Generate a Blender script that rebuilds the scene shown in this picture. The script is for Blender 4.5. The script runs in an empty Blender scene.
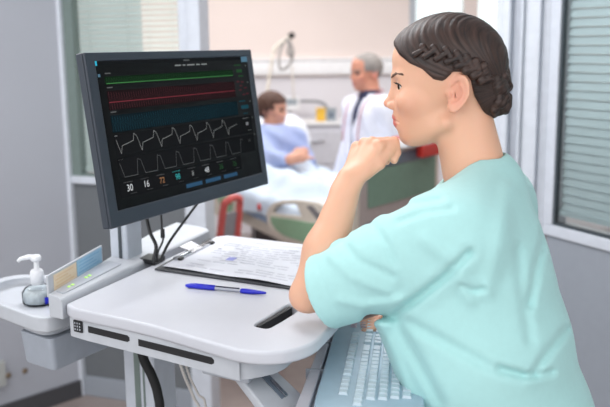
import bpy, bmesh, math, random, time
import numpy as np
from mathutils import Vector, Matrix
PI = math.pi
rng = np.random.default_rng(4)
random.seed(4)
COL = bpy.context.scene.collection
SC = bpy.context.scene

# ------------------------------------------------------------------ camera model (610 x 407)
FPX, CX, CY = 847.0, 305.0, 203.5
PITCH, ROLL, CAMH = math.radians(10.6), math.radians(0.6), 1.7
_fw = np.array([0, math.cos(PITCH), -math.sin(PITCH)])
_rt0 = np.array([1.0, 0, 0]); _up0 = np.cross(_rt0, _fw)
_rt = _rt0 * math.cos(ROLL) - _up0 * math.sin(ROLL)
_up = np.cross(_rt, _fw)
CAM = np.array([0, 0, CAMH])
def ray(px, py): return _rt * ((px - CX) / FPX) - _up * ((py - CY) / FPX) + _fw
def A(px, py, d):            # point at depth d
    return CAM + ray(px, py) * d
def Z(px, py, z):            # point at height z
    r = ray(px, py); return CAM + r * ((z - CAMH) / r[2])
def project(P):
    q = P - CAM
    zc = q @ _fw
    return (q @ _rt) / zc * FPX + CX, -(q @ _up) / zc * FPX + CY

def s2l(c):
    c = c / 255.0
    return c / 12.92 if c <= 0.04045 else ((c + 0.055) / 1.055) ** 2.4
def rgb(r, g, b): return (s2l(r), s2l(g), s2l(b), 1.0)

# ------------------------------------------------------------------ materials
def mat(name, col, rough=0.5, metal=0.0, noise=0.04, nscale=30, bump=0.0, bscale=200, emit=0.0, coat=0.0, sub=0.0, trans=0.0, alpha=None, spec=0.5, sheen=0.0):
    m = bpy.data.materials.new(name); m.use_nodes = True
    nt = m.node_tree; b = nt.nodes['Principled BSDF']
    b.inputs['Roughness'].default_value = rough
    b.inputs['Metallic'].default_value = metal
    b.inputs['Specular IOR Level'].default_value = spec
    b.inputs['Coat Weight'].default_value = coat
    b.inputs['Sheen Weight'].default_value = sheen
    tc = nt.nodes.new('ShaderNodeTexCoord')
    n = nt.nodes.new('ShaderNodeTexNoise'); n.inputs['Scale'].default_value = nscale; n.inputs['Detail'].default_value = 3
    nt.links.new(tc.outputs['Object'], n.inputs['Vector'])
    mx = nt.nodes.new('ShaderNodeMixRGB'); mx.blend_type = 'MULTIPLY'
    rp = nt.nodes.new('ShaderNodeValToRGB')
    rp.color_ramp.elements[0].color = (1 - noise * 2,) * 3 + (1,); rp.color_ramp.elements[0].position = 0.3
    rp.color_ramp.elements[1].color = (1, 1, 1, 1); rp.color_ramp.elements[1].position = 0.7
    nt.links.new(n.outputs['Fac'], rp.inputs['Fac'])
    mx.inputs['Fac'].default_value = 1; mx.inputs['Color1'].default_value = col
    nt.links.new(rp.outputs['Color'], mx.inputs['Color2'])
    nt.links.new(mx.outputs['Color'], b.inputs['Base Color'])
    if bump:
        n2 = nt.nodes.new('ShaderNodeTexNoise'); n2.inputs['Scale'].default_value = bscale
        nt.links.new(tc.outputs['Object'], n2.inputs['Vector'])
        bp = nt.nodes.new('ShaderNodeBump'); bp.inputs['Strength'].default_value = bump; bp.inputs['Distance'].default_value = 0.002
        nt.links.new(n2.outputs['Fac'], bp.inputs['Height']); nt.links.new(bp.outputs['Normal'], b.inputs['Normal'])
    if emit:
        b.inputs['Emission Color'].default_value = col; b.inputs['Emission Strength'].default_value = emit
    if sub:
        b.inputs['Subsurface Weight'].default_value = sub
        b.inputs['Subsurface Radius'].default_value = (0.012, 0.005, 0.003)
        b.inputs['Subsurface Scale'].default_value = 0.6
    if trans: b.inputs['Transmission Weight'].default_value = trans
    return m

def attr_color(m, attr):
    """base colour comes from a colour attribute (skin tones, lips)"""
    nt = m.node_tree; b = nt.nodes['Principled BSDF']
    a = nt.nodes.new('ShaderNodeVertexColor'); a.layer_name = attr
    nt.links.new(a.outputs['Color'], b.inputs['Base Color'])
    return m

def glass_mat(name, tint, refl=0.06, dens=0.1):
    m = bpy.data.materials.new(name); m.use_nodes = True
    nt = m.node_tree; nt.nodes.clear()
    o = nt.nodes.new('ShaderNodeOutputMaterial')
    t = nt.nodes.new('ShaderNodeBsdfTransparent'); t.inputs['Color'].default_value = tint
    g = nt.nodes.new('ShaderNodeBsdfGlossy'); g.inputs['Roughness'].default_value = 0.05
    fr = nt.nodes.new('ShaderNodeFresnel'); fr.inputs['IOR'].default_value = 1.3
    mx = nt.nodes.new('ShaderNodeMixShader')
    nt.links.new(fr.outputs['Fac'], mx.inputs['Fac'])
    nt.links.new(t.outputs['BSDF'], mx.inputs[1]); nt.links.new(g.outputs['BSDF'], mx.inputs[2])
    nt.links.new(mx.outputs['Shader'], o.inputs['Surface'])
    return m

M = {}
M['white'] = mat('white_plastic', rgb(192, 196, 203), 0.35, bump=0.03, bscale=900)
M['white_top'] = mat('white_worktop', rgb(198, 200, 208), 0.42, bump=0.05, bscale=700, noise=0.01)
M['grey_plastic'] = mat('grey_plastic', rgb(176, 181, 190), 0.45)
M['bin'] = mat('bin_plastic', rgb(164, 171, 182), 0.4)
M['dark_slot'] = mat('dark_slot', rgb(22, 22, 26), 0.6)
M['black'] = mat('black_plastic', rgb(24, 25, 28), 0.4)
M['rubber'] = mat('black_rubber', rgb(18, 18, 20), 0.7)
M['bezel'] = mat('monitor_casing', rgb(46, 54, 66), 0.38, bump=0.04, bscale=1200)
M['metal'] = mat('brushed_metal', rgb(190, 192, 198), 0.25, metal=1.0)
M['alu'] = mat('painted_aluminium', rgb(196, 202, 212), 0.4)
M['partition'] = mat('white_frame_paint', rgb(205, 210, 219), 0.4)
M['wall_grey'] = mat('grey_wall_paint', rgb(172, 175, 184), 0.6, noise=0.015, nscale=3)
M['panel_grey'] = mat('grey_panel', rgb(148, 154, 163), 0.55, noise=0.015)
M['panel_dark'] = mat('dark_grey_panel', rgb(104, 108, 112), 0.55, noise=0.02)
M['baseboard'] = mat('dark_baseboard', rgb(70, 70, 74), 0.5)
M['bumper'] = mat('bumper_rail', rgb(176, 178, 176), 0.5)
M['brown'] = mat('brown_dot', rgb(120, 104, 86), 0.6)
M['blind'] = mat('blind_slats', rgb(196, 202, 202), 0.5, noise=0.01)
M['blind_lit'] = mat('blind_slats_lit', rgb(226, 226, 222), 0.5, noise=0.01)  # slats painted paler to stand in for the bright ward behind them
M['blind_r'] = mat('blind_slats_grey', rgb(184, 194, 200), 0.5, noise=0.01)
M['gasket'] = mat('dark_gasket', rgb(64, 72, 78), 0.5)
M['gasket_green'] = mat('green_glass_edge', rgb(112, 126, 122), 0.35)
M['cream_wall'] = mat('cream_ward_wall', rgb(244, 230, 224), 0.7, noise=0.01, nscale=2)
M['ward_low'] = mat('pale_ward_wall', rgb(233, 230, 235), 0.7, noise=0.01, nscale=2)
M['rail'] = mat('white_rail', rgb(246, 246, 248), 0.4)
M['floor'] = mat('beige_vinyl', rgb(150, 138, 134), 0.4, noise=0.05, nscale=12)
M['teal'] = mat('mint_scrub_cotton', rgb(173, 219, 218), 0.75, noise=0.012, nscale=90, bump=0.12, bscale=1500, sheen=0.2, spec=0.25)
M['cuff'] = M['teal']
M['skin'] = attr_color(mat('skin', rgb(214, 165, 138), 0.45, sub=0.25, bump=0.06, bscale=700, spec=0.4), 'tone')
M['skin2'] = attr_color(mat('skin_far', rgb(205, 150, 125), 0.5), 'tone')
M['eye_white'] = mat('eye_white', rgb(225, 220, 215), 0.2)
M['iris'] = mat('brown_iris', rgb(60, 42, 32), 0.2)
M['lash'] = mat('dark_lash', rgb(34, 26, 24), 0.6)
M['brow'] = mat('brown_brow', rgb(98, 70, 56), 0.7)
M['navy'] = mat('navy_trousers', rgb(60, 90, 100), 0.8)
M['shoe'] = mat('white_shoe', rgb(220, 220, 220), 0.5)
M['kb'] = mat('keyboard_case', rgb(168, 192, 208), 0.45)
M['key'] = mat('key_caps', rgb(196, 213, 224), 0.45)
M['media'] = mat('media_key_caps', rgb(196, 176, 186), 0.45)
M['kb_tray'] = mat('tray_plastic', rgb(206, 203, 211), 0.45)
M['paper'] = mat('paper', rgb(222, 224, 232), 0.8, noise=0.01)
M['print'] = mat('grey_print', rgb(208, 210, 219), 0.8)
M['print_blue'] = mat('blue_print', rgb(150, 155, 215), 0.8)
M['pen_blue'] = mat('pen_blue', rgb(28, 38, 190), 0.3)
M['pen_clear'] = mat('pen_clear', rgb(150, 155, 170), 0.15, coat=0.5)
M['pen_ink'] = mat('pen_ink', rgb(36, 38, 60), 0.3)
M['label_orange'] = mat('orange_card', rgb(232, 212, 184), 0.6)
M['label_orange_ink'] = mat('orange_card_ink', rgb(226, 198, 160), 0.6)
M['label_blue'] = mat('blue_card', rgb(160, 200, 226), 0.6)
M['label_blue_ink'] = mat('blue_card_ink', rgb(138, 184, 216), 0.6)
M['led'] = mat('green_led', rgb(176, 226, 110), 0.4, emit=0.5)
M['blue_label'] = mat('royal_blue_label', rgb(20, 30, 190), 0.35)
M['pump'] = mat('white_pump', rgb(236, 238, 242), 0.3)
M['bottle'] = glass_mat('clear_bottle', (0.92, 0.95, 0.96, 1))
M['gel'] = mat('clear_gel', rgb(226, 231, 235), 0.15, noise=0.15, nscale=60)
M['glass'] = glass_mat('window_glass', (0.93, 0.96, 0.95, 1))
M['cable_white'] = mat('white_cable', rgb(214, 208, 204), 0.5)
M['blanket'] = mat('pale_blue_blanket', rgb(206, 220, 236), 0.85, noise=0.03, nscale=8)
M['sheet'] = mat('white_linen', rgb(232, 236, 244), 0.85)
M['mattress'] = mat('mattress_cover', rgb(150, 176, 208), 0.7)
M['cream_frame'] = mat('cream_bed_frame', rgb(216, 208, 196), 0.45)
M['bed_green'] = mat('green_bed_panel', rgb(136, 172, 140), 0.5)
M['bed_green2'] = mat('dark_green_bed_panel', rgb(118, 150, 134), 0.5)
M['bed_taupe'] = mat('taupe_bed_panel', rgb(176, 166, 164), 0.5)
M['bed_steel'] = mat('bed_chassis', rgb(120, 118, 122), 0.5)
M['slate'] = mat('slate_panel', rgb(104, 116, 130), 0.5)
M['red'] = mat('red_plastic', rgb(206, 52, 44), 0.45)
M['coral'] = mat('coral_tube', rgb(214, 96, 92), 0.45)
M['chair_grey'] = mat('grey_pad', rgb(158, 154, 160), 0.7)
M['gown'] = mat('lavender_gown', rgb(168, 182, 222), 0.85)
M['coat'] = mat('white_coat', rgb(228, 230, 242), 0.8)
M['shirt'] = mat('navy_shirt', rgb(44, 48, 78), 0.8)
M['steth'] = mat('stethoscope_tube', rgb(196, 134, 142), 0.5)
M['hair_grey'] = mat('grey_hair', rgb(156, 150, 146), 0.6, noise=0.2, nscale=60)
M['hair_brown'] = mat('short_brown_hair', rgb(84, 52, 38), 0.6, noise=0.2, nscale=60)
M['bed_tube'] = mat('grey_bed_tube', rgb(150, 152, 158), 0.4)
M['pole'] = mat('ivory_pole', rgb(226, 218, 206), 0.4)
M['tube_grey'] = mat('grey_hose', rgb(150, 146, 144), 0.5)
M['yellow'] = mat('yellow_box', rgb(236, 188, 62), 0.5)
M['bluegrey'] = mat('bluegrey_box', rgb(160, 170, 178), 0.5)
M['cabinet'] = mat('pale_cabinet', rgb(214, 214, 222), 0.5)

# hair with strands: noise in a strand-aligned attribute
def hair_mat():
    m = bpy.data.materials.new('dark_brown_hair'); m.use_nodes = True
    nt = m.node_tree; b = nt.nodes['Principled BSDF']
    at = nt.nodes.new('ShaderNodeAttribute'); at.attribute_name = 'flow'
    n = nt.nodes.new('ShaderNodeTexNoise'); n.inputs['Scale'].default_value = 1.0; n.inputs['Detail'].default_value = 4
    nt.links.new(at.outputs['Vector'], n.inputs['Vector'])
    r = nt.nodes.new('ShaderNodeValToRGB')
    r.color_ramp.elements[0].position = 0.3; r.color_ramp.elements[0].color = rgb(22, 15, 15)
    r.color_ramp.elements[1].position = 0.75; r.color_ramp.elements[1].color = rgb(74, 51, 43)
    nt.links.new(n.outputs['Fac'], r.inputs['Fac']); nt.links.new(r.outputs['Color'], b.inputs['Base Color'])
    bp = nt.nodes.new('ShaderNodeBump'); bp.inputs['Strength'].default_value = 0.5; bp.inputs['Distance'].default_value = 0.003
    nt.links.new(n.outputs['Fac'], bp.inputs['Height']); nt.links.new(bp.outputs['Normal'], b.inputs['Normal'])
    b.inputs['Roughness'].default_value = 0.5
    b.inputs['Specular IOR Level'].default_value = 0.5
    return m
M['hair'] = hair_mat()

# ------------------------------------------------------------------ mesh builder
class MB:
    def __init__(s): s.v = []; s.f = []; s.m = []; s.sm = []
    def add(s, vs, fs, mi=0, smooth=False):
        o = len(s.v); s.v += [tuple(map(float, p)) for p in vs]
        for f in fs: s.f.append(tuple(i + o for i in f)); s.m.append(mi); s.sm.append(smooth)
    def hexa(s, p, mi=0):        # p: 8 points, bottom ring 0-3 then top ring 4-7
        s.add(p, [(3, 2, 1, 0), (4, 5, 6, 7), (0, 1, 5, 4), (1, 2, 6, 5), (2, 3, 7, 6), (3, 0, 4, 7)], mi)
    def box(s, lo, hi, T=None, mi=0):
        x0, y0, z0 = lo; x1, y1, z1 = hi
        p = [(x0, y0, z0), (x1, y0, z0), (x1, y1, z0), (x0, y1, z0), (x0, y0, z1), (x1, y0, z1), (x1, y1, z1), (x0, y1, z1)]
        if T: p = [T(*q) for q in p]
        s.hexa(p, mi)
    def prism(s, poly, z0, z1, T=None, mi=0):   # poly ccw in (x, y)
        n = len(poly)
        p = [(x, y, z0) for x, y in poly] + [(x, y, z1) for x, y in poly]
        if T: p = [T(*q) for q in p]
        s.add(p, [tuple(range(n - 1, -1, -1)), tuple(range(n, 2 * n))] + [(i, (i + 1) % n, n + (i + 1) % n, n + i) for i in range(n)], mi)
    def tube(s, pts, r, seg=10, mi=0, closed=False):
        pts = [np.array(p, float) for p in pts]; n = len(pts)
        rs = r if hasattr(r, '__len__') else [r] * n
        ref = None; rings = []
        for i in range(n):
            a = pts[i - 1] if (i > 0 or closed) else pts[0]
            b = pts[(i + 1) % n] if (i < n - 1 or closed) else pts[-1]
            t = b - a; t = t / (np.linalg.norm(t) + 1e-12)
            if ref is None:
                ref = np.array([0, 0, 1.0]) if abs(t[2]) < 0.9 else np.array([1.0, 0, 0])
            x = ref - t * (ref @ t); x /= np.linalg.norm(x) + 1e-12; ref = x
            y = np.cross(t, x)
            rings.append([pts[i] + (x * math.cos(k * 2 * PI / seg) + y * math.sin(k * 2 * PI / seg)) * rs[i] for k in range(seg)])
        vs = [p for rg in rings for p in rg]; fs = []
        for i in range(n if closed else n - 1):
            j = (i + 1) % n
            for k in range(seg):
                l = (k + 1) % seg
                fs.append((i * seg + k, i * seg + l, j * seg + l, j * seg + k))
        s.add(vs, fs, mi, True)
        if not closed:
            s.add(rings[0], [tuple(range(seg - 1, -1, -1))], mi); s.add(rings[-1], [tuple(range(seg))], mi)
    def lathe(s, prof, T, seg=24, mi=0, smooth=True):   # prof: (r, z)
        vs = []; fs = []
        for r, z in prof:
            for k in range(seg):
                a = k * 2 * PI / seg; vs.append(T(r * math.cos(a), r * math.sin(a), z))
        for i in range(len(prof) - 1):
            for k in range(seg):
                l = (k + 1) % seg
                fs.append((i * seg + k, i * seg + l, (i + 1) * seg + l, (i + 1) * seg + k))
        s.add(vs, fs, mi, smooth)
        n = len(prof) - 1
        s.add(vs[:seg], [tuple(range(seg - 1, -1, -1))], mi); s.add(vs[n * seg:], [tuple(range(seg))], mi)
    def build(s, name, m, parent=None, bevel=0.0, bseg=2, smooth=False):
        me = bpy.data.meshes.new(name); me.from_pydata(s.v, [], s.f)
        ms = m if isinstance(m, (list, tuple)) else [m]
        for q in ms: me.materials.append(q)
        me.polygons.foreach_set('material_index', s.m)
        me.polygons.foreach_set('use_smooth', [smooth or q for q in s.sm])
        me.update()
        bm = bmesh.new(); bm.from_mesh(me)
        bmesh.ops.remove_doubles(bm, verts=bm.verts, dist=1e-6)
        bmesh.ops.recalc_face_normals(bm, faces=bm.faces); bm.to_mesh(me); bm.free()
        o = bpy.data.objects.new(name, me); COL.objects.link(o)
        if bevel:
            b = o.modifiers.new('bevel', 'BEVEL'); b.width = bevel; b.segments = bseg; b.limit_method = 'ANGLE'; b.angle_limit = math.radians(40)
            b.harden_normals = False
            for p in me.polygons: p.use_smooth = True
            w = o.modifiers.new('wn', 'WEIGHTED_NORMAL'); w.keep_sharp = False
        if parent: adopt(o, parent)
        return o

def adopt(o, parent):
    o.parent = parent
    o.matrix_parent_inverse = parent_world(parent).inverted()
def parent_world(p):
    m = p.matrix_basis.copy()
    if p.parent: m = parent_world(p.parent) @ p.matrix_parent_inverse @ m
    return m
def tag(o, label=None, cat=None, group=None, kind=None):
    if label: o['label'] = label
    if cat: o['category'] = cat
    if group: o['group'] = group
    if kind: o['kind'] = kind
    return o
def thing(name, loc, label, cat, group=None):
    o = bpy.data.objects.new(name, None); COL.objects.link(o); o.location = tuple(map(float, loc)); o.empty_display_size = 0.1
    return tag(o, label, cat, group)
def structure(o): o['kind'] = 'structure'; return o
def rect_poly(x0, y0, x1, y1, r, n=6):
    p = []
    for cx, cy, a0 in ((x1 - r, y0 + r, -PI / 2), (x1 - r, y1 - r, 0), (x0 + r, y1 - r, PI / 2), (x0 + r, y0 + r, PI)):
        for k in range(n + 1):
            a = a0 + k * PI / 2 / n; p.append((cx + r * math.cos(a), cy + r * math.sin(a)))
    return p

# ------------------------------------------------------------------ implicit surfaces -> mesh
def cap(P, a, b, ra, rb):
    a = np.asarray(a, np.float32); ba = np.asarray(b, np.float32) - a
    pa = P - a; t = np.clip(pa @ ba / (ba @ ba + 1e-9), 0, 1)
    q = pa - t[:, None] * ba
    return np.sqrt(np.einsum('ij,ij->i', q, q)) - (ra + (rb - ra) * t)
def sph(P, c, r):
    q = P - np.asarray(c, np.float32); return np.sqrt(np.einsum('ij,ij->i', q, q)) - r
def ell(P, c, r, R=None):
    q = P - np.asarray(c, np.float32)
    if R is not None: q = q @ np.asarray(R, np.float32)
    r = np.asarray(r, np.float32)
    k0 = np.sqrt(((q / r) ** 2).sum(1)); k1 = np.sqrt(((q / r ** 2) ** 2).sum(1)) + 1e-9
    return k0 * (k0 - 1) / k1
def smin(a, b, k):
    h = np.clip(0.5 + 0.5 * (b - a) / k, 0, 1); return b * (1 - h) + a * h - k * h * (1 - h)
def smax(a, b, k): return -smin(-a, -b, k)
def frame_cols(f, up=(0, 0, 1)):       # columns: forward, left, up
    f = np.asarray(f, float); f = f / np.linalg.norm(f)
    l = np.cross(up, f); l /= np.linalg.norm(l)
    return np.stack([f, l, np.cross(f, l)], 1)
def sm01(x): x = np.clip(x, 0, 1); return x * x * (3 - 2 * x)

def nets(f, lo, hi, h, zs=None, B=6):
    xs = np.arange(lo[0], hi[0] + h, h); ys = np.arange(lo[1], hi[1] + h, h)
    if zs is None: zs = np.arange(lo[2], hi[2] + h, h)
    ax = []
    for a in (xs, ys, zs):
        n = int(math.ceil(len(a) / B) * B); st = a[-1] - a[-2]
        ax.append(np.concatenate([a, a[-1] + st * np.arange(1, n - len(a) + 1)]))
    xs, ys, zs = ax; nx, ny, nz = map(len, ax)
    bc = [a.reshape(-1, B) for a in ax]
    cen = [b.mean(1) for b in bc]; half = [(b[:, -1] - b[:, 0]) / 2 + h * 0.6 for b in bc]
    g = np.stack(np.meshgrid(*cen, indexing='ij'), -1).reshape(-1, 3).astype(np.float32)
    rad = np.sqrt(sum(q ** 2 for q in np.meshgrid(*half, indexing='ij'))).reshape(-1)
    d = np.concatenate([f(g[i:i + 200000]) for i in range(0, len(g), 200000)])
    act = np.abs(d) < rad * 1.5 + 0.012
    shp = [len(c) for c in cen]
    V = np.where(d < 0, -1, 1).astype(np.float32).reshape(shp)
    V = V.repeat(B, 0).repeat(B, 1).repeat(B, 2)
    ids = np.nonzero(act)[0]
    bi, bj, bk = np.unravel_index(ids, shp)
    o = np.arange(B); oi, oj, ok = [q.reshape(-1) for q in np.meshgrid(o, o, o, indexing='ij')]
    CH = 1500
    for s in range(0, len(ids), CH):
        i = (bi[s:s + CH, None] * B + oi).reshape(-1); j = (bj[s:s + CH, None] * B + oj).reshape(-1); k = (bk[s:s + CH, None] * B + ok).reshape(-1)
        V[i, j, k] = f(np.stack([xs[i], ys[j], zs[k]], 1).astype(np.float32))
    S = V < 0
    c0 = np.zeros((nx - 1, ny - 1, nz - 1), bool); c1 = np.ones_like(c0)
    offs = [(a, b, c) for a in (0, 1) for b in (0, 1) for c in (0, 1)]
    for a, b, c in offs:
        q = S[a:nx - 1 + a, b:ny - 1 + b, c:nz - 1 + c]; c0 |= q; c1 &= q
    ci, cj, ck = np.nonzero(c0 & ~c1)
    del c0, c1
    vals = {q: V[ci + q[0], cj + q[1], ck + q[2]] for q in offs}
    acc = np.zeros((len(ci), 3)); cnt = np.zeros(len(ci))
    for p in offs:
        for axx in range(3):
            if p[axx]: continue
            q = list(p); q[axx] = 1; q = tuple(q)
            a, b = vals[p], vals[q]; m = (a < 0) != (b < 0)
            t = np.where(m, a / np.where(m, a - b, 1), 0)
            pt = np.tile(np.array(p, float), (len(ci), 1)); pt[:, axx] = t
            acc[m] += pt[m]; cnt += m
    fr = acc / cnt[:, None]
    vx = xs[ci] + fr[:, 0] * (xs[ci + 1] - xs[ci]); vy = ys[cj] + fr[:, 1] * (ys[cj + 1] - ys[cj]); vz = zs[ck] + fr[:, 2] * (zs[ck + 1] - zs[ck])
    verts = np.stack([vx, vy, vz], 1)
    idx = np.full((nx, ny, nz), -1, np.int32); idx[ci, cj, ck] = np.arange(len(ci))
    quads = []
    for axx in range(3):
        sl0 = [slice(None)] * 3; sl1 = [slice(None)] * 3
        sl0[axx] = slice(0, -1); sl1[axx] = slice(1, None)
        e = np.argwhere(S[tuple(sl0)] != S[tuple(sl1)])
        u, v = (axx + 1) % 3, (axx + 2) % 3
        e = e[(e[:, u] > 0) & (e[:, v] > 0)]
        ins = S[e[:, 0], e[:, 1], e[:, 2]]
        q = []
        for du, dv in ((-1, -1), (0, -1), (0, 0), (-1, 0)):
            w = e.copy(); w[:, u] += du; w[:, v] += dv; q.append(idx[w[:, 0], w[:, 1], w[:, 2]])
        q = np.stack(q, 1); q[~ins] = q[~ins][:, ::-1]
        quads.append(q[(q >= 0).all(1)])
    return verts, np.concatenate(quads)

def relax(v, q, it=2, w=0.5):
    for _ in range(it):
        acc = np.zeros_like(v); cnt = np.zeros(len(v))
        for a, b in ((0, 1), (1, 2), (2, 3), (3, 0)):
            np.add.at(acc, q[:, a], v[q[:, b]]); np.add.at(acc, q[:, b], v[q[:, a]])
            np.add.at(cnt, q[:, a], 1); np.add.at(cnt, q[:, b], 1)
        v = v * (1 - w) + w * acc / np.maximum(cnt, 1)[:, None]
    return v

def mesh_obj(name, v, q, m, parent=None, attrs=None):
    me = bpy.data.meshes.new(name)
    n, k = len(v), len(q)
    me.vertices.add(n); me.vertices.foreach_set('co', v.astype(np.float32).ravel())
    me.loops.add(k * 4); me.loops.foreach_set('vertex_index', q.astype(np.int32).ravel())
    me.polygons.add(k); me.polygons.foreach_set('loop_start', np.arange(0, k * 4, 4, dtype=np.int32))
    me.update(calc_edges=True)
    me.polygons.foreach_set('use_smooth', np.ones(k, bool))
    me.materials.append(m)
    for nm, (typ, data) in (attrs or {}).items():
        at = me.attributes.new(nm, typ, 'POINT')
        at.data.foreach_set('color' if typ == 'FLOAT_COLOR' else 'vector', data.astype(np.float32).ravel())
    o = bpy.data.objects.new(name, me); COL.objects.link(o)
    if parent: adopt(o, parent)
    return o
def sculpt(name, f, lo, hi, h, m, parent=None, zs=None, it=1, attrs=None):
    v, q = nets(f, lo, hi, h, zs)
    if it: v = relax(v, q, it)
    at = attrs(v) if attrs else None
    return mesh_obj(name, v, q, m, parent, at)
#@@PART2
# ------------------------------------------------------------------ people
def head_sdf(Q):      # Q in mm, x forward, y left, z up, origin between the ears
    d = ell(Q, (0, 0, 50), (96, 75, 86))
    d = smin(d, ell(Q, (30, 0, 72), (65, 58, 50)), 14)
    d = smin(d, ell(Q, (46, 0, -10), (50, 57, 74)), 22)
    Y = Q.copy(); Y[:, 1] = np.abs(Y[:, 1])
    d = smin(d, cap(Y, (6, 52, -42), (66, 16, -70), 13, 12), 22)         # jaw
    d = smin(d, sph(Q, (74, 0, -68), 14), 12)                             # chin
    d = smin(d, ell(Y, (64, 42, -4), (24, 20, 18)), 18)                   # cheekbone
    d = smin(d, cap(Y, (90, 0, 38), (80, 34, 40), 9, 8), 12)              # brow ridge
    d = smin(d, ell(Q, (74, 0, -36), (24, 27, 24)), 14)                   # mouth mound
    d = smax(d, -ell(Y, (103, 31, 22), (17, 17, 13)), 12)                 # eye socket
    d = smin(d, cap(Q, (92, 0, 26), (103, 0, -4), 6.0, 8), 9)             # nose bridge
    d = smin(d, sph(Q, (107.5, 0, -8), 8.0), 5)
    d = smin(d, ell(Y, (98, 11.5, -12), (11, 5.5, 7)), 5)
    d = smax(d, -sph(Y, (103, 6, -19), 3), 3)
    ey = sph(Y, (75.5, 31, 23), 14.6)                                   # lids
    ey = smax(ey, -ell(Y, (93, 33, 22.5), (17, 16, 6.2)), 1.2)
    d = smin(d, ey, 4)
    d = smax(d, -sph(Y, (75.5, 31, 23), 11.8), 1)
    up = ell(Y, (93, 0, -32.5), (7.5, 19, 5.2)); lo_ = ell(Y, (90.5, 0, -44.5), (8, 17, 6.2))
    d = smin(d, up, 4); d = smin(d, lo_, 4)
    m = np.minimum(cap(Y, (102, 0, -38.2), (98, 12, -38), 1.6, 1.6), cap(Y, (98, 12, -38), (86, 25, -40), 1.6, 1.6))
    d = smax(d, -m, 3)
    return d
EARC = np.array([-14.0, 72.0, 9.0])
def ear_sdf(Q):
    Y = Q.copy(); Y[:, 1] = np.abs(Y[:, 1])
    q = Y - EARC.astype(np.float32)
    a = math.radians(14); ca, sa = math.cos(a), math.sin(a)               # leaning back
    x = q[:, 0] * ca + q[:, 2] * sa; z = -q[:, 0] * sa + q[:, 2] * ca
    y = q[:, 1] + x * 0.45 - 3
    W = np.stack([x, y, z], 1)
    s = np.where(W[:, 2] > 0, 1.0, 0.0)
    wid = 18 - 4.5 * sm01(-W[:, 2] / 30)
    n = np.sqrt((x / wid) ** 2 + (z / 30) ** 2)
    bowl = 0.10 * x
    plate = smax((n - 1) * 14, np.abs(y + 2.0) - 2.6, 2)
    rim = np.sqrt(((n - 0.90) * 15) ** 2 + (y - 3.2) ** 2) - 3.1
    rim = smax(rim, np.minimum(x - 7, np.maximum(x - 14, -(z - 8))), 3)
    d = smin(plate, rim, 2.5)
    ah = np.sqrt(((n - 0.52) * 15) ** 2 + (y - 2.4) ** 2) - 2.2
    ah = smax(ah, x - 1, 3)
    d = smin(d, ah, 2)
    d = smax(d, -ell(W, (3, 4, -3), (8, 6.3, 12)), 2)
    d = smin(d, ell(W, (13, 2, -6), (4, 3.5, 5)), 3)
    d = smin(d, ell(W, (4, 1, -25), (8, 4, 8)), 4)
    return d

class Skull:
    def __init__(s, origin, fwd, up=(0, 0, 1), scale=1.0):
        s.o = np.asarray(origin, float); s.R = frame_cols(fwd, up); s.k = scale * 0.001
    def loc(s, P): return ((P - s.o.astype(np.float32)) @ s.R.astype(np.float32)) / s.k
    def w(s, x, y, z): return s.o + s.R @ (np.array([x, y, z], float) * s.k)

def tones(v, sk, base, lips, blush=0.5, grey=None):
    L = sk.loc(v.astype(np.float32)).astype(float)
    c = np.tile(np.array(base[:3]), (len(v), 1))
    def blend(mask, col):
        nonlocal c
        m = np.clip(mask, 0, 1)[:, None]; c = c * (1 - m) + np.array(col[:3]) * m
    y = np.abs(L[:, 1])
    def blob(cx, cy, cz, rx, ry, rz): return np.exp(-(((L[:, 0] - cx) / rx) ** 2 + ((y - cy) / ry) ** 2 + ((L[:, 2] - cz) / rz) ** 2))
    blend(blob(66, 48, -14, 26, 26, 24) * 0.35 * blush, rgb(224, 136, 116))
    blend(blob(108, 0, -10, 14, 14, 12) * 0.4 * blush, rgb(222, 140, 120))
    blend(blob(-14, 80, 8, 22, 16, 34) * 0.6 * blush, rgb(226, 138, 124))
    near = (np.abs(L).max(1) < 200)
    lipm = np.maximum(1.4 - np.sqrt(((L[:, 0] - 96) / 12) ** 2 + (y / 21) ** 2 + ((L[:, 2] + 33.5) / 6.0) ** 2) * 1.15,
                      1.4 - np.sqrt(((L[:, 0] - 94) / 12) ** 2 + (y / 19) ** 2 + ((L[:, 2] + 44.5) / 6.6) ** 2) * 1.15)
    blend(np.clip(lipm * 3, 0, 1) * 0.85 * near, lips)
    return c
def rgba(c): return np.concatenate([c, np.ones((len(c), 1))], 1)

# ---- nurse ---------------------------------------------------------------
FA = math.radians(9); FP = math.radians(2)
FWD = (-math.cos(FA) * math.cos(FP), math.sin(FA) * math.cos(FP), -math.sin(FP))
EARPX = A(449, 99, 1.475)
SK = Skull(EARPX, FWD, scale=1.03)
SK.o = EARPX - SK.R[:, 1] * 0.072            # the ear canal on her left side sits at that pixel
NB = A(474, 170, 1.55)
TA = math.radians(22)
TF = np.array([-math.cos(TA), math.sin(TA), 0.0]); TL = np.array([-math.sin(TA), -math.cos(TA), 0.0])
LS = A(450, 230, 1.375)
RS = A(492, 205, 1.70)
EL = A(307, 295, 1.482)
WR = A(350, 179, 1.51)
CH = A(470, 265, 1.53); WA = A(488, 345, 1.53); HP = A(512, 425, 1.55)
PEL = A(530, 500, 1.57)
FX, FY = PEL[0], PEL[1]
KN = [np.array([FX + 0.0, FY, 0.50]) + TL * s * 0.10 for s in (1, -1)]
AN = [np.array([FX + 0.03, FY, 0.09]) + TL * s * 0.11 for s in (1, -1)]
HJ = [PEL + TL * s * 0.09 - np.array([0, 0, 0.02]) for s in (1, -1)]
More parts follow.
